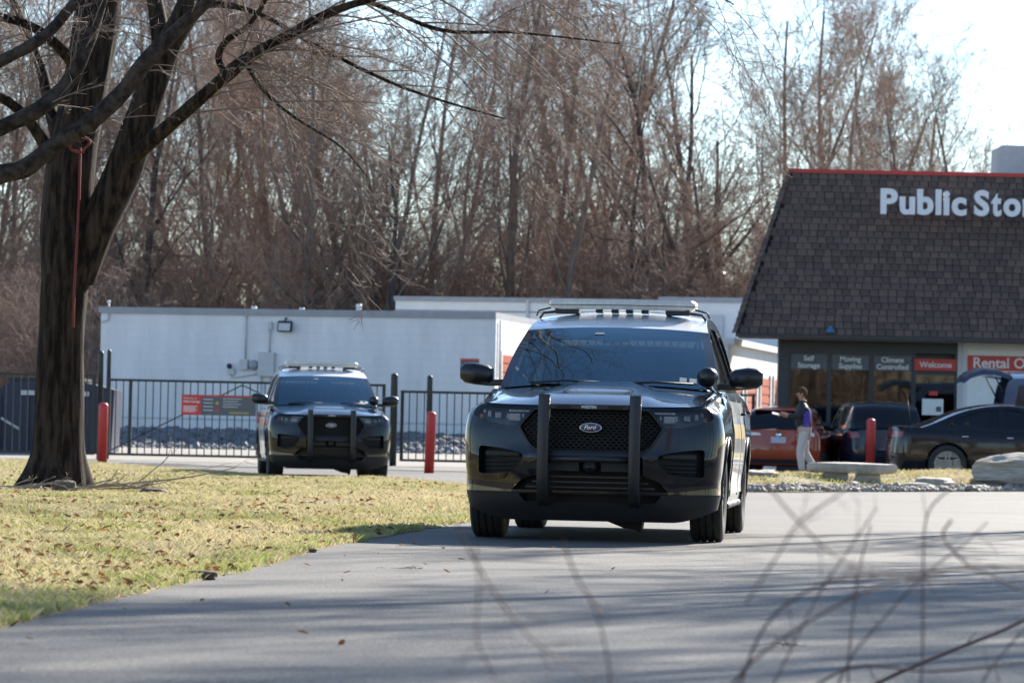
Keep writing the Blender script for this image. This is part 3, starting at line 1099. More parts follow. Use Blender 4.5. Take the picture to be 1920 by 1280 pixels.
go = scatter_blades('lawn_grass', LAWN_S, lambda x, y: lawn_z(x, y), lambda y: 1500 if y < 30 else (900 if y < 45 else 520), 3)
tag(go, 'short straw and green winter grass on the left lawn', 'grass', kind='stuff')

M['grass_green'] = leaf_mat('grass_green', (.22, .30, .07), (.38, .38, .14), .4, .8, c3=(.28, .32, .09), fine=4.0)
_lwb = np.array(_lw)
def edge_d(x, y): return math.sqrt(((_lwb[:, 0] - x) ** 2 + (_lwb[:, 1] - y) ** 2).min())
_rg = random.Random(2)
ge = scatter_blades('edge_grass', [p for p in _lw if p[1] < 36] + [(-2.2, 36), (-2.9, 30), (-3.2, 15)], lambda x, y: lawn_z(x, y), lambda y: 900 if y < 30 else 500, 17, (.02, .055), m=M['grass_green'],
                    ok=lambda x, y: edge_d(x, y) < .55 * _rg.random() + .25 * max(0, noise.noise(Vector((x, y * .5, 0)))))
tag(ge, 'fresh green grass along the lawn edge beside the driveway', 'grass', kind='stuff')

def leaf_scatter(name, n, pick, seed, size=(.03, .07)):
    rg = random.Random(seed)
    V, Fc = [], []
    while n > 0:
        q = pick(rg)
        if q is None: continue
        n -= 1
        x, y, z = q
        s_ = rg.uniform(*size)
        rot = Euler((rg.uniform(-.7, .7), rg.uniform(-.7, .7), rg.uniform(0, 6.28))).to_matrix()
        pts = [(-.5, 0, 0), (-.2, .32, .12), (.3, .28, .1), (.6, 0, .05), (.3, -.28, .12), (-.2, -.32, .1), (0, 0, 0)]
        i = len(V)
        for p in pts:
            v = rot @ (Vector(p) * s_)
            V.append((x + v.x, y + v.y, z + .012 + max(-.008, v.z)))
        Fc += [(i + 6, i, i + 1), (i + 6, i + 1, i + 2), (i + 6, i + 2, i + 3), (i + 6, i + 3, i + 4), (i + 6, i + 4, i + 5), (i + 6, i + 5, i)]
    me = bpy.data.meshes.new(name)
    me.from_pydata(V, [], Fc)
    me.materials.append(M['leaf'])
    return link_mesh(name, me)
def pick_lawn(rg):
    y = 13 + 45 * rg.random() ** 1.4
    x = rg.uniform(-.1385 * y - .2, .3)
    if not pip(x, y, LAWN_S): return None
    if noise.noise(Vector((x * .7, y * .35, 4))) < rg.uniform(-.5, .35): return None
    return x, y, lawn_z(x, y) + .012
tag(leaf_scatter('leaf_litter', 1800, pick_lawn, 8), 'brown fallen leaves scattered over the left lawn', 'leaves', kind='stuff')
def pick_road(rg):
    y = rg.uniform(11.5, 27)
    x = np.interp(y, [6, 14.7, 17, 22.5, 25.8, 33], [-2.25, -1.99, -1.85, -1.39, -1.22, -.39]) + rg.random() ** 2 * 2.2
    return (x, y, road_z(x, y)) if rg.random() < .6 else (x - .05, y, .01)
tag(leaf_scatter('road_leaves', 38, pick_road, 5, (.015, .05)), 'dry leaf scraps lying along the edge of the driveway', 'leaves', kind='stuff')

# ------------------------------------------------------------------ stone island on the right
ISL = [(2.3, 56.5), (3.7, 55.6), (5.79, 58.3), (8.53, 61.9), (13, 65.5), (16, 70), (10, 69.5), (6, 67.5), (3.4, 64), (2.2, 60)]
_is = [(p.x, p.y) for p in cat([(x, y, 0) for x, y in ISL + ISL[:1]], 4)][:-1]
_isa = np.array(_is)
def isl_z(x, y):
    d = math.sqrt(((_isa[:, 0] - x) ** 2 + (_isa[:, 1] - y) ** 2).min())
    return .01 + .26 * sst(0, 3.2, d) + .03 * noise.noise(Vector((x, y, 1)))* sst(0, .6, d)
g = MB()
patch(g, _is, [], .4, lambda x, y: (x, y, isl_z(x, y)), lambda x, y: (x, y, -.02))
tag(g.build('planted_island', M['lawn'], smooth=True), kind='structure')
def isl_front(x, y):
    return y - np.interp(x, [2.3, 3.7, 5.79, 8.53, 13], [56.5, 55.6, 58.3, 61.9, 65.5])
go = scatter_blades('island_grass', [p for p in _is], lambda x, y: isl_z(x, y), lambda y: 420, 11, (.03, .08), ok=lambda x, y: isl_front(x, y) > 1.1)
tag(go, 'straw coloured dry grass on the stone island', 'grass', kind='stuff')

def stone_mesh(rg, r, flat=.7, n=7, m=4, jit=.5):
    mb = MB()
    mb.ball((0, 0, 0), (r, r * rg.uniform(.7, 1), r * flat), n, m, jit, rg.random() * 50)
    return mb
def gravel(name, n, pick, seed, size, m):
    rg = random.Random(seed)
    bases = [stone_mesh(rg, 1, rg.uniform(.5, .8), 6, 4, .7) for _ in range(6)]
    big = MB()
    while n > 0:
        q = pick(rg)
        if q is None: continue
        n -= 1
        s_ = rg.uniform(*size) * (1.6 if rg.random() < .1 else 1)
        rot = Euler((rg.uniform(-.5, .5), rg.uniform(-.5, .5), rg.uniform(0, 6.28))).to_matrix()
        b = rg.choice(bases)
        big.add([tuple(rot @ (Vector(v) * s_) + Vector(q)) for v in b.v], b.f)
    return big.build(name, m, smooth=False, fixn=False)
def pick_isl(rg):
    x = rg.uniform(3.0, 10.5)
    y = np.interp(x, [2.3, 3.7, 5.79, 8.53, 13], [56.5, 55.6, 58.3, 61.9, 65.5]) + rg.random() ** 1.3 * 1.4 + .05
    if not inview(x, y): return None
    return x, y, isl_z(x, y) + .01
tag(gravel('island_gravel', 3200, pick_isl, 4, (.03, .065), M['gravel']), 'pale loose gravel along the front of the stone island', 'gravel', kind='stuff')

# bank of grey gravel under the white building
def bank_z(x, y): return .27 + .42 * sst(86.5, 92.5, y) + .03 * noise.noise(Vector((x, y, 3)))
g = MB()
g.grid([[(x, y, bank_z(x, y) - .06) for x in np.linspace(-12, 0, 13)] for y in np.linspace(86, 96, 9)])
tag(g.build('gravel_bank', M['gravel_blue'], smooth=True), kind='structure')
def pick_bank(rg):
    x, y = rg.uniform(-11.2, -.2), rg.uniform(86.3, 93.4)
    return x, y, bank_z(x, y) - .03
tag(gravel('bank_gravel', 3500, pick_bank, 6, (.05, .11), M['gravel_blue']), 'grey rubble banked against the white building behind the gate', 'gravel', kind='stuff')

def boulder(name, loc, size, label, seed, m, layers=0, rz=0.0, flat=1.0):
    rg = random.Random(seed)
    mb = MB()
    N, Mz = 22, 14
    rows = []
    for i in range(Mz + 1):
        th = math.pi * i / Mz
        row = []
        for k in range(N):
            an = 2 * math.pi * k / N
            c, s_, ct = math.cos(an), math.sin(an), math.cos(th)
            e = .75
            d = Vector((math.copysign(abs(c) ** e, c) * max(0, math.sin(th)) ** .5, math.copysign(abs(s_) ** e, s_) * max(0, math.sin(th)) ** .5, math.copysign(abs(ct) ** .7, ct)))
            q = 1 + .28 * noise.noise(d * 1.3 + Vector((seed * 3.7, 0, 0))) + .1 * noise.noise(d * 4 + Vector((0, seed, 0)))
            if layers: q += .05 * math.sin(d.z * layers + 2 * noise.noise(d * 1.5 + Vector((seed, 1, 0)))) + .04 * noise.noise(Vector((d.x * 1.5, d.y * 1.5, d.z * layers)))
            row.append((d.x * size[0] * q, d.y * size[1] * q, (d.z * q * .5 + .45) * size[2]))
        rows.append(row)
    mb.grid(rows, True)
    o = mb.build(name, m, auto=45)
    o.location = loc
    o.rotation_euler.z = rz
    return tag(o, label, 'rock', 'rocks on the stone island')
boulder('boulder', (8.55, 62.9, isl_z(8.55, 62.9) - .05), (.72, .5, .62), 'big pale layered boulder at the right edge beside the driveway', 3, M['stone_layer'], 14)
boulder('boulder', (6.95, 61.2, isl_z(6.95, 61.2) - .03), (.35, .25, .2), 'low grey rock just left of the layered boulder', 5, M['stone'], 8)
boulder('boulder', (3.95, 59.8, .13), (.33, .25, .17), 'pale flat rock lying beside the near SUV rear wheel', 7, M['stone'], 5)
boulder('boulder', (6.5, 60.2, isl_z(6.5, 60.2) - .04), (.42, .22, .16), 'brown slanted rock leaning right of the stone bench', 9, M['stone_layer'], 6, rz=.5)
boulder('boulder', (7.7, 61.5, isl_z(7.7, 61.5) - .03), (.22, .2, .12), 'small dark stone in front of the layered boulder', 12, M['stone'], 4)
for x_, y_, r_, lab in ((-1.62, 19.9, .05, 'dark clod of earth on the lawn edge beside the driveway'), (-2.02, 15.9, .035, 'small dark clod at the lawn edge in the lower left'), (-1.3, 24.6, .03, 'dark clod at the lawn edge near the SUV shadow')):
    o = boulder('clod', (x_, y_, .0), (r_ * 1.6, r_, r_), lab, 40 + int(y_), M['soil'])
    o['group'] = 'clods on the lawn edge'
    o['category'] = 'clod'
bench = empty('stone_bench', (5.55, 60.6, isl_z(5.55, 60.6)))
tag(bench, 'rough stone slab bench on the gravel island', 'bench')
mb = MB()
pl = [(-.70, -.2), (-.62, -.26), (0, -.28), (.55, -.25), (.72, -.17), (.66, .2), (.2, .27), (-.5, .25), (-.72, .1)]
rows = [[(x * k, y * k, z + .01 * math.sin(x * 9)) for x, y in pl] for k, z in ((.9, .13), (1, .165), (1.01, .25), (.97, .285), (.5, .295))]
mb.grid(rows, True)
mb.add(rows[-1], [tuple(range(9))]); mb.add(rows[0], [tuple(range(9))])
mb.build('slab', M['stone'], bench, auto=40)
for x in (-.26, .26):
    mb = MB()
    mb.box((x, 0, .04), (.44, .36, .22), Matrix.Rotation(.08, 3, 'Y'), taper=.85)
    mb.build('support_stone', M['stone_layer'], bench, bevel=.02)
# ------------------------------------------------------------------ bare trees
class TB:
    """fast tube writer for branches"""
    def __init__(s): s.v, s.f = [], []
    def tube(s, pts, rad, n):
        base = len(s.v)
        m = len(pts)
        t = (pts[1] - pts[0])
        ref = Vector((.3, 1, .1)) if abs(t.normalized().z) > .8 else Vector((0, 0, 1))
        a = t.cross(ref).normalized()
        for i in range(m):
            t = pts[min(i + 1, m - 1)] - pts[max(i - 1, 0)]
            t.normalize()
            a = a - t * a.dot(t)
            a.normalize()
            b = t.cross(a)
            p, r = pts[i], rad[i]
            for k in range(n):
                an = 6.28319 * k / n
                s.v.append(p + a * (r * math.cos(an)) + b * (r * math.sin(an)))
        for i in range(m - 1):
            o = base + i * n
            for k in range(n):
                k2 = (k + 1) % n
                s.f.append((o + k, o + k2, o + n + k2, o + n + k))
    def mesh(s, name, m, smooth=True):
        me = bpy.data.meshes.new(name)
        me.from_pydata([tuple(v) for v in s.v], [], s.f)
        me.materials.append(m)
        if smooth: me.polygons.foreach_set('use_smooth', [True] * len(me.polygons))
        return me

def rvec(rg): return Vector((rg.gauss(0, 1), rg.gauss(0, 1), rg.gauss(0, 1)))
def rperp(rg, d):
    v = rvec(rg)
    v -= d * v.dot(d)
    return v.normalized()

def branch(tbs, rg, p, d, L, r, lv, cfg):
    """recursive limb; tbs[0] thick wood, tbs[1] twigs"""
    n = cfg['seg'][lv]
    pts, rad = [p.copy()], [r]
    d = d.normalized()
    rt = cfg['rtip'][lv] * r
    for i in range(n):
        d = (d + rvec(rg) * cfg['wob'][lv] + Vector((0, 0, cfg['up'][lv]))).normalized()
        p = p + d * (L / n)
        pts.append(p.copy())
        rad.append(r + (rt - r) * (i + 1) / n)
    tbs[0 if lv < cfg['split'] else 1].tube(pts, rad, cfg['sides'][lv])
    if lv + 1 >= len(cfg['seg']): return
    nb = cfg['kids'][lv]
    nb = int(nb * rg.uniform(.75, 1.25) + .5)
    for k in range(nb):
        f = cfg['from'][lv] + (1 - cfg['from'][lv]) * (k + rg.random()) / nb
        x = f * n
        i = min(int(x), n - 1)
        q = pts[i].lerp(pts[i + 1], x - i)
        dd = (pts[i + 1] - pts[i]).normalized()
        an = R(rg.uniform(*cfg['ang'][lv]))
        nd = dd * math.cos(an) + rperp(rg, dd) * math.sin(an)
        lr = rad[i] + (rad[i + 1] - rad[i]) * (x - i)
        branch(tbs, rg, q, nd, L * cfg['len'][lv] * rg.uniform(.6, 1.15) * (1.15 - .5 * f), max(cfg['rmin'], lr * cfg['rk'][lv]), lv + 1, cfg)

TALL = dict(seg=[9, 7, 5, 4, 3], rtip=[.25, .25, .3, .4, .5], wob=[.06, .12, .16, .2, .22], up=[.05, .12, .08, .06, .04], sides=[8, 6, 4, 3, 3],
            kids=[17, 9, 8, 5], ang=[(20, 48), (22, 50), (25, 60), (25, 65)], len=[.40, .5, .5, .55], rk=[.42, .5, .5, .6], split=2, rmin=.007)
TALL['from'] = [.18, .2, .15, .15]
SPREAD = dict(TALL, kids=[10, 9, 9, 5], ang=[(35, 75), (30, 60), (30, 60), (25, 65)], len=[.62, .5, .5, .5], up=[.03, .08, .05, .03, 0], wob=[.1, .15, .18, .22, .25])
SPREAD['from'] = [.15, .15, .15, .15]
BRUSH = dict(seg=[6, 5, 4, 3], rtip=[.3, .3, .4, .5], wob=[.12, .18, .22, .25], up=[.06, .06, .03, 0], sides=[6, 4, 3, 3],
             kids=[12, 9, 7], ang=[(30, 80), (30, 70), (30, 70)], len=[.6, .5, .5], rk=[.5, .5, .6], split=1, rmin=.006)
BRUSH['from'] = [.05, .1, .1]

def tree_meshes(seed, H, r, cfg, bark, twig, stems=1):
    rg = random.Random(seed)
    tbs = [TB(), TB()]
    for k in range(stems):
        d = Vector((rg.uniform(-.12, .12), rg.uniform(-.12, .12), 1)) if stems == 1 else Vector((rg.uniform(-.6, .6), rg.uniform(-.5, .5), 1))
        branch(tbs, rg, Vector((rg.uniform(-.15, .15) * (stems > 1), 0, -.1)), d, H * rg.uniform(.85, 1), r, 0, cfg)
    return tbs[0].mesh('trunk', bark), tbs[1].mesh('crown', twig)

def put_tree(name, mm, loc, rz, sc, label, group, tilt=0.0, category='tree'):
    root = empty(name, loc, rz)
    root.scale = (sc, sc, sc)
    root.rotation_euler = (tilt, 0, rz)
    link_mesh('trunk', mm[0], root)
    link_mesh('crown', mm[1], root)
    return tag(root, label, category, group)

VT = [tree_meshes(11 + i, 17, .155, TALL, M['bark_grey'], M['twig_far']) for i in range(4)]
VS = [tree_meshes(31 + i, 10, .13, SPREAD, M['bark_grey'], M['twig_far'], stems=2) for i in range(2)]
VP = [tree_meshes(51, 15, .11, TALL, M['bark_pale'], M['twig_far'])]
LOOSE = dict(TALL, kids=[16, 9, 7, 4], ang=[(20, 55), (25, 55), (25, 60), (25, 65)], wob=[.07, .15, .18, .2, .22])
VD = [tree_meshes(91 + i, 17, .19, LOOSE, M['bark_dark'], M['twig_dark']) for i in range(2)]
VK = [tree_meshes(97, 10, .15, dict(SPREAD, kids=[8, 8, 7, 4]), M['bark_dark'], M['twig_far'], stems=3)]
VB = [tree_meshes(71 + i, 4.8, .05, BRUSH, M['bark_grey'], M['twig_far'], stems=6) for i in range(3)]

rg = random.Random(5)
ORD = ['first', 'second', 'third', 'fourth', 'fifth', 'sixth', 'seventh', 'eighth', 'ninth', 'tenth', 'eleventh', 'twelfth', 'thirteenth', 'fourteenth', 'fifteenth',
       'sixteenth', 'seventeenth', 'eighteenth', 'nineteenth', 'twentieth', 'twenty-first', 'twenty-second', 'twenty-third', 'twenty-fourth', 'twenty-fifth', 'twenty-sixth', 'twenty-seventh', 'twenty-eighth', 'twenty-ninth', 'thirtieth',
       'thirty-first', 'thirty-second', 'thirty-third', 'thirty-fourth', 'thirty-fifth', 'thirty-sixth']
def place_w(x, y):
    px = 960 + x / y * 7000
    for lim, w in ((180, 'behind the lawn tree'), (520, 'above left half of white building'), (930, 'above right half of white building'), (1400, 'above the near SUV'), (5000, 'above the shingled roof')):
        if px < lim: return w
for row, (Y, n, x0, x1, rn) in enumerate(((121, 18, -19, 11, 'front'), (132, 20, -20, 16.5, 'middle'), (146, 20, -22, 19, 'back'))):
    cnt = {}
    for k in range(n):
        x = x0 + (x1 - x0) * (k + rg.uniform(.1, .9)) / n
        y = Y + rg.uniform(-4, 4)
        u = rg.random()
        if row == 0 and u < .35: mm, nm, sc, ds = rg.choice(VS), 'spreading_tree', rg.uniform(.85, 1.2), 'spreading bare tree'
        elif row == 0 and u < .5: mm, nm, sc, ds = VP[0], 'pale_tree', rg.uniform(.8, 1.0), 'pale barked bare tree'
        else: mm, nm, sc, ds = rg.choice(VT), 'tall_tree', rg.uniform(.85, 1.15) * (1 if x < 8 else .88), 'tall bare tree'
        if nm == 'tall_tree' and (x > 3.5 and u < .55 or u > .9): mm, nm, ds = rg.choice(VD), 'dark_tree', 'dark trunked bare tree'
        if nm == 'spreading_tree' and u < .2: mm, nm, ds = VK[0], 'forked_tree', 'dark forked bare tree'
        w = place_w(x, y)
        q = cnt[(nm, w)] = cnt.get((nm, w), -1) + 1
        put_tree(nm, mm, (x, y, 0), rg.uniform(0, 6.28), sc, '%s, %s from left, %s row, %s' % (ds, ORD[q], rn, w), 'bare trees of the wood behind the buildings', rg.uniform(-.04, .04))
cnt = {}
for Y, n, x0, x1, s0, s1, rn in ((106, 16, -16, 5.5, .8, 1.2, 'front'), (122, 24, -17, 11, 1.1, 1.6, 'middle'), (156, 22, -24, 14, 1.5, 2.1, 'far')):
    for k in range(n):
        x = x0 + (x1 - x0) * (k + rg.random()) / n
        if Y == 106 and x > -11: continue
        y = Y + rg.uniform(-4, 5)
        w = place_w(x, y)
        q = cnt[(rn, w)] = cnt.get((rn, w), -1) + 1
        put_tree('thicket_shrub', VB[k % 3], (x, y, .1), rg.uniform(0, 6.28), rg.uniform(s0, s1),
                 'brown thicket shrub, %s from left, %s thicket, %s' % (ORD[q], rn, w), 'bare thicket shrubs at the foot of the wood', category='shrub')

# ---- trees outside the frame: they shade the driveway and show in the windshield and shop glass
for x, y, sc, k in ((9.6, 35, .78, 0), (11.5, 33, .85, 1), (8.4, 41, .62, 2), (14.5, 37, .95, 3), (12.0, 28, .8, 2), (9.0, 30, .7, 3), (13.5, 33, 1.0, 0), (10.2, 26.5, .85, 1), (11.2, 24.3, .8, 2)):
    put_tree('shade_tree', VT[k], (x, y, 0), x * 2.1, sc, 'bare tree right of the frame casting streaks of shade over the driveway', 'shade trees right of the driveway')
for x, y, sc, k in ((-9, -16, .9, 0), (-3, -22, 1.0, 1), (5, -20, .9, 2), (11, -17, 1.0, 3), (18, -24, 1.0, 0), (-17, -22, 1.0, 2), (-7, -9, .9, 3), (-4, -12, 1.0, 2), (-1, -9, .9, 0), (2, -13, 1.0, 1), (4.5, -9, .9, 3), (8, -11, 1.0, 0), (-11, -11, 1.0, 1)):
    put_tree('roadside_tree', VT[k], (x, y, 0), x * 1.7, sc, 'bare tree standing behind the viewpoint, seen only in reflections', 'trees behind the viewpoint')

for k in range(16):
    put_tree('roadside_shrub', VB[k % 3], (-24 + 3.2 * k, -12 - 4 * (k % 3), 0), k * 1.3, 1.5, 'bare shrub standing behind the viewpoint, seen only in reflections', 'shrubs behind the viewpoint', category='shrub')

# ---- the big tree on the lawn
def limb(tb, pts, n=8, k=5, knob=0.0, seed=0):
    """pts: (x,y,z,r)"""
    P = cat([p[:3] for p in pts], k)
    rr = [float(v) for v in np.interp(np.linspace(0, len(pts) - 1, len(P)), range(len(pts)), [p[3] for p in pts])]
    if knob: rr = [r * (1 + knob * noise.noise(Vector((seed, i * .35, 0)))) for i, r in enumerate(rr)]
    tb.tube(P, rr, n)
    return P, rr
TW = dict(seg=[8, 5, 4], rtip=[.3, .35, .5], wob=[.055, .08, .10], up=[-.05, .0, .03], sides=[5, 4, 3], kids=[9, 6], ang=[(20, 55), (20, 60)], len=[.45, .5], rk=[.55, .6], split=0, rmin=.0038)
TW['from'] = [.15, .15]
def sprout(tb, rg, P, rr, n, L, down, f0=.2, side=None, rmax=.022, cfg=TW):
    for k in range(n):
        f = f0 + (1 - f0) * (k + rg.random()) / n
        x = f * (len(P) - 1)
        i = min(int(x), len(P) - 2)
        q = P[i].lerp(P[i + 1], x - i)
        d = (P[i + 1] - P[i]).normalized()
        an = R(rg.uniform(30, 70))
        nd = d * math.cos(an) + rperp(rg, d) * math.sin(an) + Vector((0, 0, down))
        if side: nd += Vector(side)
        branch([tb, tb], rg, q, nd, L * rg.uniform(.6, 1.2), min(rmax, rr[i] * .5), 0, cfg)

rg = random.Random(77)
def bark_trunk(pts, n=26, k=7, seed=0):
    """ridged trunk"""
    P = cat([p[:3] for p in pts], k)
    rr = np.interp(np.linspace(0, len(pts) - 1, len(P)), range(len(pts)), [p[3] for p in pts])
    rows = []
    for i, p in enumerate(P):
        row = []
        for j in range(n):
            a = 2 * math.pi * j / n
            d = Vector((math.cos(a), math.sin(a), 0))
            q = rr[i] * (1 + .10 * noise.noise(Vector((d.x * 1.2 + seed, d.y * 1.2, p.z * .5))) + .07 * noise.noise(Vector((d.x * 5, d.y * 5 + seed, p.z * .8))) + .05 * noise.noise(Vector((d.x * 13, d.y * 13 + seed, p.z * 1.6))))
            if p.z < .7: q *= 1 + .3 * (1 - p.z / .7) ** 2 * max(0, math.sin(a * 4 + .7)) 
            row.append((p.x + d.x * q, p.y + d.y * q, p.z))
        rows.append(row)
    return MB().grid(rows, True)
lt = empty('lawn_tree', (0, 0, 0))
tag(lt, 'large dark forked bare tree on the lawn with a red rope', 'tree')
TX, TY = -5.16, 42.8
mbk = bark_trunk([(TX - .06, TY, -.1, .45), (TX - .03, TY, .12, .38), (TX, TY, .5, .30), (TX, TY, 1.2, .275), (TX, TY, 1.9, .26), (TX + .02, TY, 2.4, .27), (TX + .05, TY, 2.75, .295), (TX + .09, TY, 2.95, .295), (TX + .1, TY, 3.1, .25), (TX + .1, TY, 3.17, .1)], 44)
mbk.build('trunk', M['bark'], lt, smooth=True)
ms = bark_trunk([(TX, TY, 2.5, .26), (TX, TY, 3.04, .285), (TX + .05, TY + .05, 3.83, .285), (TX + .2, TY + .15, 4.76, .265), (TX + .31, TY + .25, 5.67, .26), (TX + .41, TY + .4, 7.5, .2), (TX + .26, TY + .5, 10, .13)], 36, 6, 3)
ms.build('left_stem', M['bark'], lt, smooth=True)
ms = bark_trunk([(TX + .16, TY, 2.4, .2), (TX + .36, TY - .05, 3.0, .235), (TX + .66, TY - .15, 3.66, .23), (TX + .92, TY - .25, 4.46, .18), (TX + 1.12, TY - .3, 5.07, .175), (TX + 1.44, TY - .3, 5.7, .16), (TX + 1.76, TY - .3, 7, .14), (TX + 1.95, TY - .2, 9, .09)], 36, 6, 8)
ms.build('right_stem', M['bark'], lt, smooth=True)
tb, tw = TB(), TB()
X0 = lambda px: (px - 960) / 163.5
Z0 = lambda px, py: .82 + (809 + (px - 960) * .021 - py) / 163.5
def L_(seq, y): return [(X0(a) , y + dy, Z0(a, b), r / 163.5) for a, b, r, dy in seq]
P, rr = limb(tb, L_([(200, 335, 19, -.1), (235, 305, 17, -.25), (275, 277, 15, -.5), (340, 228, 13, -.8), (425, 160, 13, -1.1), (470, 128, 12, -1.3), (540, 95, 10, -1.6), (640, 52, 8, -2), (800, 20, 6, -2.6), (980, 2, 4.5, -3), (1200, 8, 2.5, -3.4), (1330, 75, 1.2, -3.6)], TY), 8, 5, .15, 1)
sprout(tw, rg, P, rr, 24, 1.9, -.36, .25, (.8, 0, 0), .014)
sprout(tw, rg, P, rr, 6, 1.4, .5, .3, (.2, 0, 0), .016)
lims = [L_([(295, 110, 20, -.3), (345, 20, 19, -.4), (395, -50, 16, -.5), (450, -200, 12, -.5)], TY),
        L_([(272, 195, 18, -.2), (290, 110, 19, -.1), (283, 40, 17, 0), (260, -60, 14, .2)], TY),
        L_([(100, 260, 16, .1), (75, 190, 13, .3), (55, 120, 11, .5), (10, 30, 9, .8), (-30, -60, 7, 1)], TY),
        L_([(95, 300, 14, -.1), (60, 240, 11, -.4), (20, 200, 9, -.7), (-60, 160, 7, -1)], TY),
        L_([(150, 170, 14, .1), (120, 110, 11, -.3), (60, 60, 9, -.6), (-20, 40, 7, -.9)], TY),
        L_([(428, 158, 8, -1.1), (414, 128, 7, -1.2), (428, 98, 6, -1.3), (470, 70, 5, -1.4), (502, 20, 4, -1.5), (522, -60, 3, -1.6)], TY),
        L_([(330, 60, 9, -.4), (380, 20, 7, -.6), (480, 40, 5, -.9), (600, 110, 4, -1.2), (760, 190, 3, -1.6), (940, 250, 1.5, -2)], TY),
        L_([(400, 0, 8, -.4), (560, -20, 6, -.8), (700, 30, 5, -1.2), (820, 80, 4, -1.4), (960, 90, 2.5, -1.7), (1140, 115, 1.3, -2)], TY),
        L_([(460, 130, 6, -1.2), (500, 190, 4, -1.3), (560, 240, 3, -1.3), (640, 290, 2, -1.3), (690, 345, 1, -1.2)], TY)]
for i, l in enumerate(lims):
    P, rr = limb(tb, l, 7, 5, .15, i)
    sprout(tw, rg, P, rr, 12 if i > 4 else 7, 1.4, -.25 if i > 4 else .15, .2, (.3, 0, 0) if i > 4 else (-.1, 0, 0), .012)
CR = dict(SPREAD, rmin=.005)
for (x, y, z), d, L in (((TX + 1.76, TY - .3, 7), (.55, -1.0, .55), 8), ((TX + .9, TY - .2, 7.5), (.35, -1.0, .75), 8.5), ((TX + 1.76, TY - .3, 7.5), (.75, -.8, .75), 8)):
    branch([tw, tw], rg, Vector((x, y, z)), Vector(d), L, .10, 1, dict(CR, up=[0, 0, .02, .02, 0]))
for (x, y, z), d, L, r in (((TX + .35, TY + .4, 7.2), (.3, -.5, 1), 6.5, .12), ((TX + 1.3, TY - .3, 6.5), (.5, -.45, 1), 6.5, .11), ((TX + 1.6, TY - .2, 8.5), (.3, -.1, 1), 5, .08), ((TX + .2, TY + .5, 9.5), (-.2, .2, 1), 5, .08), ((TX + .3, TY + .3, 6.4), (-.6, .1, .8), 5, .09)):
    branch([tw, tw], rg, Vector((x, y, z)), Vector(d), L, r, 1, CR)
mbs = MB(); mbs.v = [tuple(v) for v in tb.v]; mbs.f = tb.f
for q in mbs.split(): q.build('limb', M['bark'], lt, smooth=True, fixn=False)
link_mesh('twigs', tw.mesh('twigs', M['twig']), lt)['kind'] = 'stuff'

# ---- second tree, its trunk left of the frame, limbs reaching in front of the first
lt2 = empty('leaning_tree', (0, 0, 0))
tag(lt2, 'bare tree at the left edge whose thick limbs cross the lawn tree', 'tree')
s2, y2 = 7000 / 31., 31.
X2 = lambda px: (px - 960) / s2
Z2 = lambda px, py: .82 + (809 + (px - 960) * .021 - py) / s2
bark_trunk([(X2(-420), y2 + .3, -.1, .3), (X2(-415), y2 + .3, .6, .24), (X2(-400), y2 + .2, 1.6, .21), (X2(-390), y2 + .2, 3, .18), (X2(-400), y2 + .2, 5, .13), (X2(-380), y2 + .2, 7.5, .07)], 18, 6, 5).build('trunk', M['bark_mid'], lt2, smooth=True)
tb, tw = TB(), TB()
for i, seq in enumerate(([(-395, 520, 26, 0), (-250, 450, 25, 0), (-90, 375, 23, -.1), (0, 330, 20, -.2), (45, 318, 21, -.2), (100, 275, 18, -.2), (165, 235, 19, -.3), (225, 180, 19, -.3), (275, 118, 18, -.4), (330, 62, 15, -.4), (410, -15, 11, -.5), (520, -160, 7, -.5)],
                         [(-395, 460, 22, 0), (-250, 360, 20, 0), (-80, 270, 18, 0), (0, 232, 18, .1), (60, 202, 18, .1), (110, 150, 17, .2), (140, 90, 16, .2), (160, 20, 14, .3), (200, -120, 9, .3)],
                         [(-395, 330, 18, 0), (-250, 240, 15, .1), (-100, 150, 14, .2), (0, 100, 13, .2), (50, 72, 13, .2), (85, 35, 12, .3), (140, -40, 9, .3), (200, -150, 6, .3)])):
    P, rr = limb(tb, [(X2(a), y2 + dy, Z2(a, b), r * .88 / s2) for a, b, r, dy in seq], 9, 5, .18, i * 3 + 2)
    sprout(tw, rg, P, rr, 9, .7, .15, .45, (.25, 0, .1), .007, cfg=dict(TW, kids=[5, 3], rmin=.0022))
mbs = MB(); mbs.v = [tuple(v) for v in tb.v]; mbs.f = tb.f
for q in mbs.split(): q.build('limb', M['bark_mid'], lt2, smooth=True, fixn=False)
link_mesh('twigs', tw.mesh('twigs', M['twig']), lt2)['kind'] = 'stuff'

# ---- red rope tied round the trunk
rope = empty('rope', (TX, TY - .38, 2.2))
tag(rope, 'red rope knotted on a limb and hanging down the dark trunk', 'rope')
mr_ = M['rope'] = mat('red_rope', (.22, .045, .038), .9, col2=(.13, .026, .022), scale=40, bump=.6)
MB().tube([(.20, .02, 1.75), (.20, .02, 1.2), (.185, .01, .6), (.17, .0, .1), (.17, 0, -.30)], .016, 7).build('hanging_end', mr_, rope, smooth=True)
b = MB()
b.tube([(.2 + .10 * math.cos(a) + .02 * math.sin(3 * a), -.03 + .05 * math.sin(2 * a), 1.78 + .09 * math.sin(a)) for a in np.linspace(0, 11, 40)], .018, 6)
b.build('knot', mr_, rope, smooth=True)

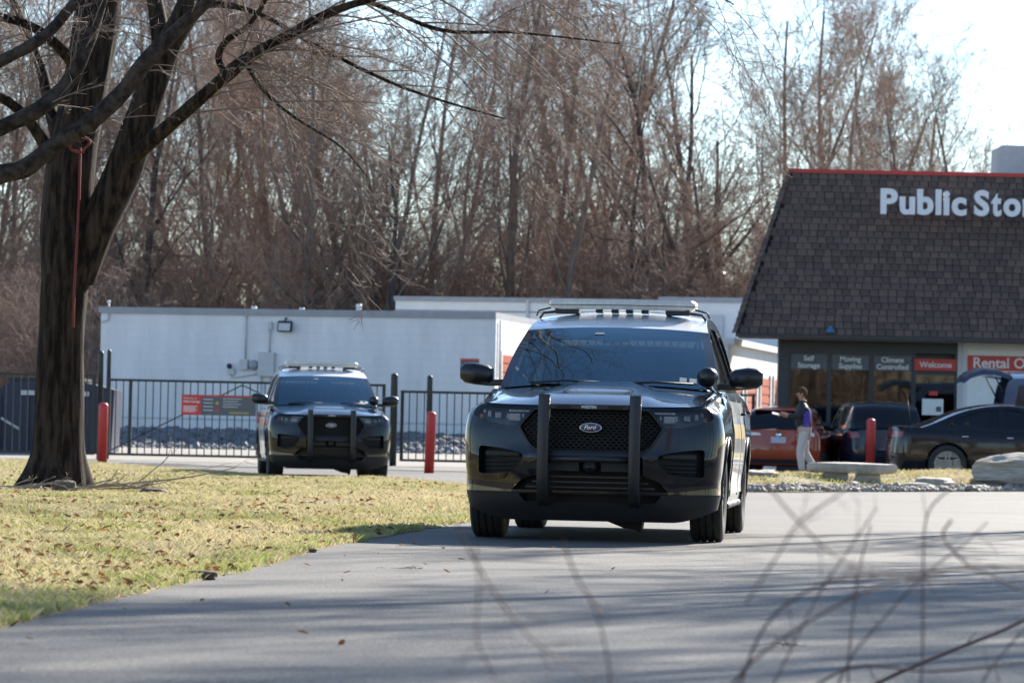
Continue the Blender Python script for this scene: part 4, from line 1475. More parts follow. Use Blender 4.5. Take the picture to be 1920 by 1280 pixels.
# ---- fallen branches, wood and stones at the foot of the tree
rg = random.Random(21)
FB = dict(TW, up=[0, 0, 0], wob=[.12, .15, .2], kids=[3, 2], rmin=.005)
FB['from'] = [.3, .3]
spots = [((-4.75, 42.3, .10), (1, -.2, .12), 1.7, .022, 'long thin fallen branch reaching right from the tree foot'),
         ((-4.9, 42.0, .08), (1, -.35, .05), 1.1, .03, 'thick fallen branch beside the tree foot'),
         ((-5.2, 41.8, .07), (1, -.1, .06), .9, .026, 'short fallen branch in front of the tree foot'),
         ((-4.6, 41.7, .07), (1, .25, .05), .8, .02, 'thin fallen branch crossing the pile at the tree foot'),
         ((-5.9, 41.6, .06), (1, 0, .03), .9, .026, 'fallen branch lying left in front of the tree foot'),
         ((-5.0, 41.5, .07), (1, .1, .25), .7, .02, 'broken branch propped on the pile at the tree foot'),
         ((-4.5, 42.1, .07), (.9, -.5, .02), .8, .018, 'thin curved branch at the right end of the pile'),
         ((-4.9, 41.4, .07), (1, -.2, .10), .9, .016, 'twiggy branch lowest in the pile'),
         ((-5.5, 41.3, .07), (1, .15, .05), .7, .02, 'bare stick in front of the left roots'),
         ((.9, 14.3, .012), (1, .05, 0), .22, .004, 'short pale stick lying on the driveway in the foreground'),
         ((-.75, 21.5, .012), (1, .1, 0), .25, .004, 'pale stick lying on the driveway left of the SUV'),
         ((-.2, 29.9, .02), (-1, .1, 0), .5, .012, 'dark stick at the lawn edge beside the near front wheel'),
         ((-4.2, 24.5, .05), (1, .3, .02), .6, .006, 'thin twig lying on the leafy lawn'),
         ((-3.4, 25.2, .05), (1, -.1, .02), .5, .006, 'second thin twig lying on the leafy lawn')]
for p, d, L, r, lab in spots:
    t1 = TB()
    branch([t1, t1], rg, Vector((0, 0, 0)), Vector(d), L, r, 0, FB)
    zmin = 0
    for v in t1.v:
        v.z = abs(v.z) * .6 + .01 if v.z < 0.01 else v.z * .7
    o = link_mesh('fallen_branch', t1.mesh('fallen_branch', M['wood_dead']), None, p)
    tag(o, lab, 'branch', 'fallen branches on the lawn')
for k, (p, sz, lab) in enumerate((((-4.95, 41.6, .05), (.13, .1, .13), 'mossy stone among the fallen branches'), ((-5.75, 41.4, .03), (.22, .1, .07), 'flat pale stone left in front of the tree'),
                                  ((-3.95, 41.6, .03), (.16, .1, .08), 'small pale stone at the right end of the branch pile'), ((-5.35, 42.0, .05), (.1, .1, .08), 'grey stone against the tree roots'))):
    o = boulder('stone', p, sz, lab, 20 + k, M['stone_dark'])
    o['group'] = 'stones at the tree foot'
# ------------------------------------------------------------------ buildings
def block_mat(name, c1, c2, joint):
    m = mat(name, c1, .75, col2=c2, scale=1.6, detail=9, stretch=(1, 1, .22))
    nt = m.node_tree
    L = nt.links
    p = nt.nodes['Principled BSDF']
    tc = nt.nodes.new('ShaderNodeTexCoord')
    mp = nt.nodes.new('ShaderNodeMapping')
    mp.inputs['Rotation'].default_value = (R(90), 0, 0)
    L.new(tc.outputs['Object'], mp.inputs['Vector'])
    br = nt.nodes.new('ShaderNodeTexBrick')
    br.inputs['Scale'].default_value = 1.0
    br.inputs['Brick Width'].default_value = .4
    br.inputs['Row Height'].default_value = .2
    br.inputs['Mortar Size'].default_value = .008
    br.inputs['Mortar Smooth'].default_value = .6
    L.new(mp.outputs[0], br.inputs['Vector'])
    b = nt.nodes.new('ShaderNodeBump')
    b.inputs['Strength'].default_value = .5
    b.inputs['Distance'].default_value = .008
    b.invert = True
    L.new(br.outputs['Fac'], b.inputs['Height'])
    L.new(b.outputs[0], p.inputs['Normal'])
    return m
M['block'] = block_mat('painted_block', (.77, .77, .77), (.64, .64, .645), (.5, .5, .5))
M['white_wall'] = mat('white_paint_wall', (.76, .75, .73), .7, col2=(.68, .67, .65), scale=2)
M['grey_trim'] = mat('grey_trim', (.33, .34, .36), .6, col2=(.27, .28, .30), scale=3)
M['util'] = mat('utility_grey', (.52, .53, .54), .5, col2=(.45, .46, .47), scale=6)
M['orange_door'] = mat('orange_door', (.48, .10, .04), .5, col2=(.40, .08, .035), scale=4)
M['red_paint'] = mat('red_paint', (.50, .035, .028), .45, col2=(.40, .03, .025), scale=9)
M['red_sign'] = mat('red_sign', (.55, .045, .035), .45, col2=(.50, .04, .03), scale=6)
M['white_sign'] = mat('white_sign', (.78, .78, .76), .5, col2=(.72, .72, .7), scale=6)
M['letter'] = mat('letter_white', (.80, .80, .82), .4, col2=(.74, .74, .77), scale=9)
M['letter_side'] = M['letter']
M['grey_sign'] = mat('grey_sign', (.10, .11, .12), .5, col2=(.08, .09, .10), scale=6)
M['slate'] = mat('shop_frame', (.018, .022, .028), .4, col2=(.026, .03, .036), scale=8)
M['shingle_a'] = mat('shingle_brown', (.165, .115, .095), .9, col2=(.115, .082, .07), scale=30, bump=.4, spec=.2)
M['shingle_b'] = mat('shingle_mid', (.14, .10, .084), .9, col2=(.10, .073, .063), scale=30, bump=.4, spec=.2)
M['shingle_c'] = mat('shingle_dark', (.115, .083, .072), .9, col2=(.08, .06, .053), scale=30, bump=.4, spec=.2)
M['roof_base'] = mat('roof_underlay', (.015, .013, .013), .95, col2=(.022, .019, .018), scale=12)
M['blue_bin'] = mat('blue_bin', (.010, .018, .05), .5, col2=(.016, .022, .045), scale=5)
M['cardboard'] = mat('cardboard', (.34, .20, .095), .85, col2=(.26, .15, .07), scale=9)
M['shelf'] = mat('shop_interior', (.16, .10, .055), .8, col2=(.10, .065, .04), scale=3)
M['black_fence'] = mat('fence_black', (.008, .012, .012), .45, col2=(.014, .018, .018), scale=30)
M['yellow'] = mat('sign_yellow', (.6, .42, .03), .5, col2=(.55, .38, .03), scale=9)
M['blue_lamp'] = mat('blue_lamp', (.05, .16, .28), .4, col2=(.04, .13, .24), scale=9)

def text_on(txt, size, m, parent, loc, rot=(math.pi / 2, 0, 0), depth=.004, bold=0.0, align=None, name='lettering', width=None):
    me = text_mesh(txt, size, depth, bold)
    xs_ = [v.co.x for v in me.vertices]
    if width:
        k = width / (max(xs_) - min(xs_))
        for v in me.vertices: v.co.x *= k
        xs_ = [v.co.x for v in me.vertices]
    if align == 'c':
        c = (max(xs_) + min(xs_)) / 2
        for v in me.vertices: v.co.x -= c
    me.materials.clear()
    me.materials.append(m)
    return link_mesh(name, me, parent, loc, rot)

# ---- white storage building
A = R(-11.2)
wb = empty('storage_building', (-10.47, 95, 0), A)
tag(wb, 'low white painted block building behind the gate', 'building')
FW, FH = 10.26, 3.72
g = MB()
g.box2((0, 0, 0), (FW, 11, FH))
g.build('wall', M['block'], wb)
g = MB()
g.box2((-.06, -.06, FH - .10), (FW + .003, 11.1, FH + .06)); g.build('roof_edge', M['grey_trim'], wb)
lx = lambda px: (px - 190) * .01387
lz = lambda px, py: FH + .03 - (py - (577 + (px - 190) * .0149)) / 73.9
def wbox(name, x0, y0, x1, y1, d, m, parent=wb, bevel=.01):
    g = MB().box2((lx(x0), -d, lz((x0 + x1) / 2, y1)), (lx(x1), -.002, lz((x0 + x1) / 2, y0)))
    return g.build(name, m, parent, bevel=bevel)
wbox('meter_box', 457, 673, 472, 693, .12, M['util'])
o = MB().lathe([(.001, -.16), (.09, -.15), (.115, -.11), (.115, -.02), (.13, 0)], (lx(482), -.02, lz(482, 684)), 'y', 18).build('electric_meter', M['grey_trim'], wb, smooth=True)
wbox('breaker_panel', 492, 660, 522, 705, .16, M['util'])
wbox('junction_box', 508, 603, 515, 618, .07, M['util'])
def pipe(pts, r=.022, m=None):
    MB().tube([(lx(a), -.04, lz(a, b)) for a, b in pts], r, 6).build('conduit', m or M['util'], wb, smooth=True)
pipe([(466, 583), (466, 673)]); pipe([(511, 618), (511, 660)]); pipe([(497, 705), (497, 800)]); pipe([(515, 705), (515, 800)])
pipe([(440, 700), (441, 708), (455, 706), (490, 700)], .015); pipe([(205, 568), (205, 600), (192, 604)], .02)
MB().ball((lx(205), -.04, lz(205, 566)), (.05, .05, .05), 8, 6).build('conduit_cap', M['white_wall'], wb, smooth=True)
o = wbox('camera_bracket', 434, 691, 447, 702, .1, M['util'])
MB().ball((lx(438), -.12, lz(438, 686)), (.07, .09, .07), 10, 7).build('security_camera', M['blue_bin'], wb, smooth=True)
fl = MB()
fl.box((lx(541), -.14, lz(541, 612)), (.37, .12, .27), Matrix.Rotation(R(-14), 3, 'X'))
fl = fl.build('floodlight', M['plastic'], wb, bevel=.02)
MB().box((lx(541), -.205, lz(541, 612) - .015), (.30, .02, .19), Matrix.Rotation(R(-14), 3, 'X')).build('lamp_glass', M['util'], fl)
MB().tube([(lx(541), -.02, lz(541, 596)), (lx(541), -.12, lz(541, 600)), (lx(541), -.14, lz(541, 606))], .025, 6).build('lamp_arm', M['plastic'], fl)
ws = wbox('wall_sign', 866, 673, 900, 696, .02, M['grey_sign'])
g = MB().box2((lx(866), -.03, lz(880, 675)), (lx(900), -.021, lz(880, 671))); g.build('sign_stripe', M['red_sign'], ws)
g = MB().box2((lx(874), -.028, lz(880, 692)), (lx(892), -.021, lz(880, 680))); g.build('sign_plate', M['white_sign'], ws)
for px, h in ((667, .16), (560, .04), (470, .06)):
    MB().tube([(lx(px), .5, FH + .05), (lx(px), .5, FH + .08 + h)], .07, 10).build('roof_vent', M['white_wall'], wb, smooth=True)
g = MB().box2((.0, -.012, .95), (FW, -.003, 1.0)); g.build('base_line', M['util'], wb)

def roller_doors(root, x, y0, n, pitch, w, h, z0, mdoor, nslat=10):
    """a row of roll-up doors on a wall that faces local +x"""
    for k in range(n):
        a = y0 + k * pitch
        d = MB().box2((x - .02, a, z0), (x + .01, a + w, z0 + h)).build('roller_door', mdoor, root)
        sl = MB()
        for j in range(nslat):
            z = z0 + h * (j + .5) / nslat
            sl.box((x + .018, a + w / 2, z), (.016, w - .02, h / nslat * .72))
        for q in sl.split(): q.build('door_slat', mdoor, d)
        for yy in (a - .06, a + w + .06):
            MB().box2((x + .001, yy - .05, z0), (x + .05, yy + .05, z0 + h + .1)).build('door_jamb', M['white_wall'], root)
roller_doors(wb, FW, .7, 3, 3.2, 2.5, 2.3, .45, M['orange_door'])
pipe2 = MB().tube([(FW + .04, .35, 3.6), (FW + .04, .35, 2.2)], .03, 6).build('downpipe', M['white_wall'], wb, smooth=True)

# ---- farther storage rows
sb = empty('storage_row', (-3.47, 110.5, 0), A)
tag(sb, 'long white storage row showing above the near SUV and block building', 'building', 'storage rows behind')
MB().box2((0, 0, 0), (9.0, 6, 4.62)).build('wall', M['white_wall'], sb)
MB().box2((-.05, -.05, 4.62), (9.0, 6.05, 4.76)).build('roof_edge', M['grey_trim'], sb)
MB().box2((-.02, -.02, 4.32), (9.0, -.003, 4.37)).build('trim_line', M['grey_trim'], sb)
MB().tube([(4.0, -.05, 3.8), (4.0, -.05, 4.7)], .05, 6).build('downpipe', M['util'], sb)
sb2 = empty('storage_row', (4.15, 105, 0), A)
tag(sb2, 'white storage row between the near SUV roof and the shingled roof', 'building', 'storage rows behind')
MB().box2((0, 0, 0), (7, 5, 4.55)).build('wall', M['white_wall'], sb2)
MB().box2((-.05, -.05, 4.55), (7.05, 5.05, 4.7)).build('roof_edge', M['grey_trim'], sb2)
g = MB().box2((1.3, -.08, 3.2), (1.8, -.003, 4.2)); g.build('wall_panel', M['util'], sb2, bevel=.01)
sb3 = empty('storage_row', (1.78, 91.4, 0), A)
tag(sb3, 'sunlit white storage row with orange roller doors left of the office', 'building', 'storage rows behind')
MB().box2((0, 0, 0), (3.55, 16, 3.05)).build('wall', M['white_wall'], sb3)
MB().box2((-.05, -.05, 3.05), (3.70, 16.05, 3.2)).build('roof_edge', M['white_wall'], sb3)
roller_doors(sb3, 3.55, .5, 5, 2.75, 1.9, 2.25, .1, M['orange_door'])

# ---- rental office with the shingled mansard
st = empty('rental_office', (6.3, 88, 0))
tag(st, 'rental office with dark windows under a steep brown shingled roof', 'building')
EX0, EX1, TX0, TX1 = -1.1, 15.5, .22, 14.2      # eave and top extents in local x
EY, TY_, EZ, TZ = -1.15, .45, 3.24, 7.12
g = MB()
g.add([(EX0, EY, EZ), (EX1, EY, EZ), (EX1, 4.2, EZ), (EX0 + .4, 4.2, EZ), (TX0, TY_, TZ), (TX1, TY_, TZ), (TX1, 3.2, TZ), (TX0 + .25, 3.2, TZ)],
      [(0, 1, 5, 4), (1, 2, 6, 5), (2, 3, 7, 6), (3, 0, 4, 7), (4, 5, 6, 7), (0, 3, 2, 1)])
roof = g.build('roof', M['roof_base'], st)
g = MB()
g.box2((TX0 - .05, TY_ - .06, TZ - .02), (TX1, TY_ + .12, TZ + .07)); g.build('ridge_trim', M['red_paint'], roof)
g = MB().box2((EX0, EY - .02, EZ - .10), (EX1, EY + .06, EZ - .002)); g.build('fascia_board', M['slate'], roof)
# shingles: staggered tabs, each its own piece where it shows largest
sl_len = math.hypot(TZ - EZ, TY_ - EY)
tilt = math.atan2(TZ - EZ, TY_ - EY)
NR = 25
exp_ = sl_len / NR
SHM = []
rg = random.Random(9)
for w in (.18, .21, .155):
    for mm in ('shingle_a', 'shingle_b', 'shingle_c'):
        g = MB()
        g.add([(-w / 2, -.03, 0), (w / 2, -.03, 0), (w / 2, exp_ + .03, 0), (-w / 2, exp_ + .03, 0), (-w / 2, -.03, .032), (w / 2, -.03, .032), (w / 2, exp_ + .03, .006), (-w / 2, exp_ + .03, .006)],
              [(3, 2, 1, 0), (4, 5, 6, 7), (0, 1, 5, 4), (1, 2, 6, 5), (2, 3, 7, 6), (3, 0, 4, 7)])
        SHM.append((w, g.mesh('shingle', M[mm])))
tabs = []
for r_i in range(NR):
    t = (r_i + 0.02) / NR
    xa, xb = EX0 + (TX0 - EX0) * t, min(EX1, 7.4)
    x = xa + .02 + rg.uniform(0, .15)
    while x < xb:
        w, me = rg.choice(SHM)
        if x + w > xb + .3: break
        tabs.append((r_i, x + w / 2, t, me))
        x += w + .022
    
rot_s = Euler((tilt, 0, 0))
vis = [q for q in tabs if q[1] < 6.3]
keep = set(rg.sample(range(len(vis)), min(300, len(vis))))
rest = {}
def sh_pos(t, x): return Vector((x, EY + (TY_ - EY) * t, EZ + (TZ - EZ) * t)) + Vector((0, -math.sin(tilt), math.cos(tilt))) * .004
for i, (r_i, x, t, me) in enumerate(tabs):
    p = sh_pos(t, x)
    lift = rg.uniform(0, .006)
    if i < len(tabs) and (r_i, x, t, me) in vis and vis.index((r_i, x, t, me)) in keep:
        o = link_mesh('shingle', me, roof, p + Vector((0, -math.sin(tilt), math.cos(tilt))) * lift, rot_s)
    else:
        rest.setdefault(me.materials[0].name, []).append((p, me))
g = MB()
mats_ = []
rm = rot_s.to_matrix()
for i, (mn, lst) in enumerate(rest.items()):
    g.mi = i
    mats_.append(bpy.data.materials[mn])
    for p, me in lst:
        g.add([tuple(rm @ v.co + p) for v in me.vertices], [tuple(f.vertices) for f in me.polygons])
o = g.build('shingles', mats_, roof, fixn=False)
o['kind'] = 'stuff'
# hip edge shingles down the left corner
for k in range(26):
    t = (k + .5) / 26
    p = Vector((EX0 + (TX0 - EX0) * t, EY + (TY_ - EY) * t, EZ + (TZ - EZ) * t))
    d = Vector((TX0 - EX0, TY_ - EY, TZ - EZ)).normalized()
    o = link_mesh('hip_shingle', SHM[k % 9][1], roof, p - d * .06 + Vector((-.02, -.03, 0)), (d.to_track_quat('Y', 'Z') @ Euler((0, R(-20), 0)).to_quaternion()).to_euler())
# roof lettering
sg_ = empty('roof_sign', (8.36 * 88 / 86 , 88.0 - .20, 0))
tag(sg_, 'white raised channel letters mounted on the brown shingled roof', 'sign')
bz = 6.12
x = 0.0
ltr_y = -.52
for ch in 'Public Storage':
    if ch == ' ':
        x += .13
        continue
    me = text_mesh(ch, .79, .06, .03)
    xs_ = [v.co.x for v in me.vertices]
    off = min(xs_)
    kx = {'t': .72, 'o': .92, 'S': .96}.get(ch, 1.0)
    for v in me.vertices: v.co.x = (v.co.x - off) * kx
    me.materials.clear(); me.materials.append(M['letter'])
    link_mesh('letter', me, sg_, (x, ltr_y, bz), (math.pi / 2, 0, 0))
    x += (max(xs_) - off) * kx + .05
# facade
Yf = 0.0
g = MB().prism([(.02, .25), (15, .25), (15, 3.4), (.4, 3.4)], 'z', 0, EZ - .11); g.build('wall', M['slate'], st)
g = MB().box2((-.02, -.1, 0), (.22, .249, EZ - .11)); g.build('corner_post', M['slate'], st)
g = MB().box2((.22, -.08, 2.86), (4.20, .249, EZ - .11)); g.build('header', M['slate'], st)
cols = [.22, 1.19, 2.18, 3.17, 4.20]
signs = [('Self', 'Storage'), ('Moving', 'Supplies'), ('Climate', 'Controlled')]
for k in range(3):
    a, b = cols[k], cols[k + 1]
    w = MB()
    w.box2((a, -.06, .05), (a + .05, .0, 2.86)); w.box2((b - .05, -.06, .05), (b - .002, .0, 2.86))
    w.box2((a + .05, -.06, .05), (b - .05, .0, .18)); w.box2((a + .05, -.06, 2.80), (b - .05, .0, 2.858))
    fr_ = w.build('window', M['slate'], st)
    MB().box2((a + .05, -.035, .18), (b - .05, -.025, 2.80)).build('pane', M['glass_store'], fr_)
    sgn = MB().box2((a + .06, -.05, 2.44), (b - .06, -.036, 2.79)).build('window_sign', M['grey_sign'], fr_)
    for q, tx in enumerate(signs[k]):
        text_on(tx, .17, M['white_sign'], fr_, ((a + b) / 2, -.054, 2.64 - q * .165), align='c', name='sign_text', bold=.003)
    for q in range(4):       # display shelves with boxes behind the glass
        MB().box2((a + .08, .10, .3 + q * .55), (b - .08, .24, .33 + q * .55)).build('display_shelf', M['shelf'], fr_)
        x = a + .1
        while x < b - .25:
            ww, hh = rg.uniform(.12, .24), rg.uniform(.2, .45)
            MB().box2((x, .11, .332 + q * .55), (x + ww, .235, .332 + q * .55 + hh)).build('display_box', rg.choice([M['cardboard'], M['shelf'], M['cardboard']]), fr_)
            x += ww + rg.uniform(.01, .12)
a, b = cols[3], cols[4]
w = MB()
w.box2((a, -.06, .02), (a + .06, .02, 2.86)); w.box2((b - .06, -.06, .02), (b, .02, 2.86)); w.box2((a + .06, -.06, 2.36), (b - .06, .02, 2.44))
dr = w.build('door', M['slate'], st)
MB().box2((a + .06, -.035, .1), (b - .06, -.025, 2.36)).build('pane', M['glass_store'], dr)
MB().box2((a + .02, -.08, 2.46), (b - .02, -.061, 2.74)).build('welcome_sign', M['red_sign'], dr)
text_on('Welcome', .19, M['white_sign'], dr, ((a + b) / 2, -.086, 2.54), align='c', name='sign_text', bold=.003)
MB().box2((a + .22, -.05, 1.42), (a + .72, -.036, 1.80)).build('paper_notice', M['white_sign'], dr)
MB().box2((a + .55, -.054, 1.50), (a + .67, -.051, 1.62)).build('notice_mark', M['grey_sign'], dr)
MB().box2((a + .38, -.05, 1.88), (a + .58, -.036, 1.98)).build('red_sticker', M['red_sign'], dr)
for q in range(3): MB().box2((a + .2, -.05, 1.0 + q * .1), (a + .62, -.036, 1.05 + q * .1)).build('door_text_line', M['util'], dr)
MB().tube([(a + .1, -.07, .8), (a + .1, -.11, .85), (a + .1, -.11, 1.25), (a + .1, -.07, 1.3)], .015, 6).build('handle', M['chrome'], dr)
MB().box2((a + .08, .12, .3), (b - .08, .22, 2.2)).build('inner_wall', M['shelf'], dr)
g = MB().box2((4.20, -.14, 0), (15, .249, EZ - .11)); g.build('office_wall', M['white_wall'], st)
g = MB().box2((4.21, -.17, 0), (4.32, -.141, EZ - .11)); g.build('wall_edge', M['util'], st)
rs = empty('office_sign', (6.3 + 4.42, 88 - .19, 2.36))
tag(rs, 'red and white sign panel over the office wall behind the open hatch', 'sign')
MB().box2((0, 0, -1.3), (2.6, .04, .62)).build('white_board', M['white_sign'], rs)
MB().box2((.0, -.03, .13), (2.6, -.002, .48)).build('red_board', M['red_sign'], rs)
text_on('Rental Office', .34, M['white_sign'], rs, (.12, -.036, .20), name='sign_text', bold=.006)
tag(MB().box2((11.75, 90.2, 7.1), (13.4, 92.2, 8.0)).build('rooftop_unit', M['util'], None, bevel=.02), 'pale grey ventilation unit on top of the shingled roof', 'vent unit')
tag(MB().tube([(12.48, 89.6, 7.1), (12.48, 89.6, 8.15), (12.48, 89.6, 8.2), (12.48, 89.6, 8.35)], [.12, .12, .16, .16], 14).build('chimney_pipe', M['grey_trim'], None, smooth=True), 'dark flue pipe on the roof at the right edge', 'pipe')
sf = MB().lathe([(.001, .12), (.03, .11), (.10, .02), (.11, -.04), (.06, -.07), (.001, -.08)], (6.3 + 1.1, 88 + EY - .03, EZ + .08), 'z', 14).build('eave_lamp', M['blue_lamp'], None, smooth=True)
tag(sf, 'small blue lamp on the eave of the shingled roof', 'lamp')

# ---- black steel fence and gate
FY, FRZ = 77.6, R(-1.5)
def fence(name, x0, x1, ztop, label, y0=FY, pitch=.153, thick=(), zb=.16, brace=None, cat_='fence', rz=FRZ):
    root = empty(name, (x0, y0, 0.05), rz)
    L = x1 - x0
    tag(root, label, cat_)
    MB().box2((0, -.02, ztop - .05), (L, .02, ztop)).build('top_rail', M['black_fence'], root)
    MB().box2((0, -.02, zb - .05), (L, .02, zb)).build('bottom_rail', M['black_fence'], root)
    pm = MB().box2((-.011, -.011, zb), (.011, .011, ztop - .05)).mesh('picket', M['black_fence'])
    n = int(L / pitch)
    for k in range(n + 1):
        link_mesh('picket', pm, root, (.02 + k * (L - .04) / n, 0, 0))
    for t in thick:
        MB().box2((t - .035, -.035, zb - .05), (t + .035, .035, ztop)).build('gate_stile', M['black_fence'], root)
    for (a, b) in (brace or ()):
        MB().tube([(a[0], .03, a[1]), (b[0], .03, b[1])], .014, 6).build('brace', M['black_fence'], root)
    return root
gate = fence('sliding_gate', -8.38, -2.6, 1.70, 'long black picket gate across the driveway behind the far SUV', thick=(.03, .48, 5.75), brace=(((.1, .22), (2.8, 1.62)), ((2.8, 1.62), (5.7, .3))), cat_='gate')
fence('picket_fence', -2.28, 1.2, 1.58, 'black picket fence right of the gate running behind the near SUV', thick=(.03,))
fence('picket_fence', 4.4, 5.62, 1.75, 'short black fence panel beside the orange doors behind the near SUV', y0=86.2, thick=(1.2,), rz=0)
fence('picket_fence', -14.5, -8.62, 1.78, 'black picket fence left of the gate behind the lawn tree', thick=(5.85, 3.0))
def post(x, y, h, label, r=.055):
    o = MB().tube([(0, 0, -.05), (0, 0, h - .06), (0, 0, h - .02), (0, 0, h)], [r, r, r * .9, r * .4], 14).build('gate_post', M['black_fence'], None, smooth=True)
    o.location = (x, y, 0)
    tag(o, label, 'post', 'black gate posts')
post(-8.53, FY, 2.32, 'tall black gate post just right of the lawn tree')
post(-8.42, FY + .5, 2.36, 'tall black gate post behind the left one at the gate end', .045)
post(-2.42, FY - .2, 1.98, 'black gate post right of the far SUV', .075)
post(-1.68, FY - .4, 1.95, 'black post behind the right red bollard', .06)
def bollard(x, y, h, label, z=0.0, rz=(0, 0, 0)):
    o = MB().tube([(0, 0, -.1), (0, 0, h - .07), (0, 0, h - .03), (0, 0, h - .008), (0, 0, h)], [.095, .095, .088, .06, .02], 18).build('bollard', M['red_paint'], None, smooth=True)
    o.location = (x, y, z)
    o.rotation_euler = rz
    tag(o, label, 'bollard', 'red steel bollards')
bollard(-7.98, 73.2, 1.22, 'red bollard just right of the lawn tree')
bollard(-1.53, 71.2, 1.17, 'red bollard standing between the two police SUVs', rz=(0, R(1.2), 0))
bollard(7.55, 78.2, 1.25, 'red bollard in front of the office windows')
# gate sign
gs = empty('gate_sign', (-6.83, FY - .08, .05))
gs.rotation_euler.z = FRZ
tag(gs, 'red and grey notice board fixed on the black gate', 'sign')
MB().box2((0, -.02, .98), (1.55, .0, 1.40)).build('board', M['grey_sign'], gs)
MB().box2((0, -.026, .98), (.41, -.021, 1.40)).build('red_panel', M['red_sign'], gs)
MB().box2((.41, -.026, 1.365), (1.55, -.021, 1.40)).build('red_strip', M['red_sign'], gs)
text_on('Welcome to', .055, M['white_sign'], gs, (.04, -.029, 1.31), name='sign_text')
text_on('Public Storage', .062, M['white_sign'], gs, (.04, -.029, 1.24), name='sign_text', bold=.001, width=.34)
for q in range(4): MB().box2((.04, -.029, 1.15 - q * .035), (.33 - .04 * (q % 2), -.0265, 1.165 - q * .035)).build('text_line', M['white_sign'], gs)
for q in range(4): MB().box2((.45, -.025, 1.30 - q * .075), (.65, -.021, 1.32 - q * .075)).build('text_line', M['util'], gs)
MB().prism([(.70, 1.21), (.78, 1.21), (.74, 1.28)], 'y', -.026, -.021).build('warning_triangle', M['yellow'], gs)
MB().lathe([(.001, -.027), (.04, -.026), (.04, -.021)], (.74, 0, 1.09), 'y', 8).build('stop_mark', M['red_sign'], gs)
for q in range(4): MB().box2((.86, -.025, 1.32 - q * .055), (1.25 - .07 * (q % 2), -.021, 1.335 - q * .055)).build('text_line', M['util'], gs)
MB().box2((1.0, -.025, 1.03), (1.4, -.021, 1.05)).build('text_line', M['yellow'], gs)

# ---- blue skip behind the left fence
bn = empty('dumpster', (-11.6, 81.5, .1))
tag(bn, 'dark blue dumpster behind the left fence partly hidden by the tree', 'dumpster')
g = MB().prism([(0, 0), (2.9, 0), (2.95, 1.45), (2.2, 1.62), (.7, 1.62), (-.3, .9)], 'y', 0, 1.6)
g.build('container', M['blue_bin'], bn)
for x in (.4, 1.0, 1.6, 2.2, 2.7): MB().box2((x, -.06, .1), (x + .09, -.002, 1.35)).build('rib', M['blue_bin'], bn)
MB().box2((.9, -.04, 1.30), (2.4, -.061 - .01, 1.40)).build('lift_bar', M['util'], bn)
MB().tube([(.2, -.03, .95), (.9, -.03, .55)], .03, 6).build('lever', M['util'], bn)
MB().box2((.6, -.05, 1.625), (2.3, 1.65, 1.68)).build('lid', M['plastic'], bn)
# ------------------------------------------------------------------ parked cars
def cp(name, c, c2=None): return mat(name, c, .28, coat=.9, col2=c2 or tuple(v * .85 for v in c), scale=3, spec=.08)
M['orange_car'] = cp('orange_paint', (.36, .055, .02))
M['navy_car'] = cp('navy_paint', (.010, .014, .028))
M['sedan_car'] = cp('sedan_paint', (.006, .007, .010))
M['blue_car'] = cp('blue_grey_paint', (.05, .085, .16))
M['plate'] = mat('licence_plate', (.45, .47, .52), .4, col2=(.38, .40, .46), scale=20)

def base_car(name, L, hw, zroof, belt, hood_y, gh, xr, wr, yf, yr, paint, rim, z0=.22, rows=None, wins=(), D=.4, nose=.95, tail=None, nsp=5, crown=.05, hoodz=None, roofm=None):
    root = empty(name)
    tail = tail or belt
    S = Shell(root, L=L, D=D, DR=.36, zs=belt - .22, z0=z0, zw=wr, yf=yf, yr=yr, ra=wr + .05, zr=zroof, xr=xr,
              Wz=[(.1, hw - .08), (.25, hw - .03), (.5, hw), (belt - .22, hw - .005)],
              pf=[(.12, .12), (.3, .03), (.5, 0), (.7, .03), (1.0, .12)], pr=[(.12, .10), (.35, .02), (.55, 0), (.8, .03), (1.2, .08)],
              he=hoodz or [(0, nose), (hood_y, belt), (L, tail)], xe=[(0, hw - .16), (hood_y, hw - .12), (hood_y + .5, hw - .09), (L - .5, hw - .1), (L, hw - .16)],
              gh=gh, bow=[(0, .2), (.35, .05), (.6, 0), (1, -.12)], crown=[(0, .03), (.3, crown), (.8, crown), (1, .03)])
    S.sides(paint, .1, trim=None)
    S.greenhouse(paint, list(wins), M['glass_side'], rows, mroof=roofm)
    S.hood(paint)
    S.face(paint, .2, step=.08)
    S.face(paint, .24, rear=True, name='rear_body', step=.08)
    S.floor(.2, .45)
    S.wheels(wr, .225, rim, hw * 2 - .26, nsp=nsp, rrim=wr * .70)
    for sg in (-1, 1):
        S.fpatch('headlight', rnd_poly([(sg * .5, .62), (sg * (hw - .12), .66), (sg * (hw - .14), .76), (sg * .52, .72)], .02), M['lampw'], off=.008, depth=.02)
        mo = S.part('side_mirror', mirror_mesh(sg, None), M['gplastic'])
        mo.location = (sg * (hw - .06), hood_y + .42, belt + .07)
        mo.scale = (.75, .75, .8)
    return root, S

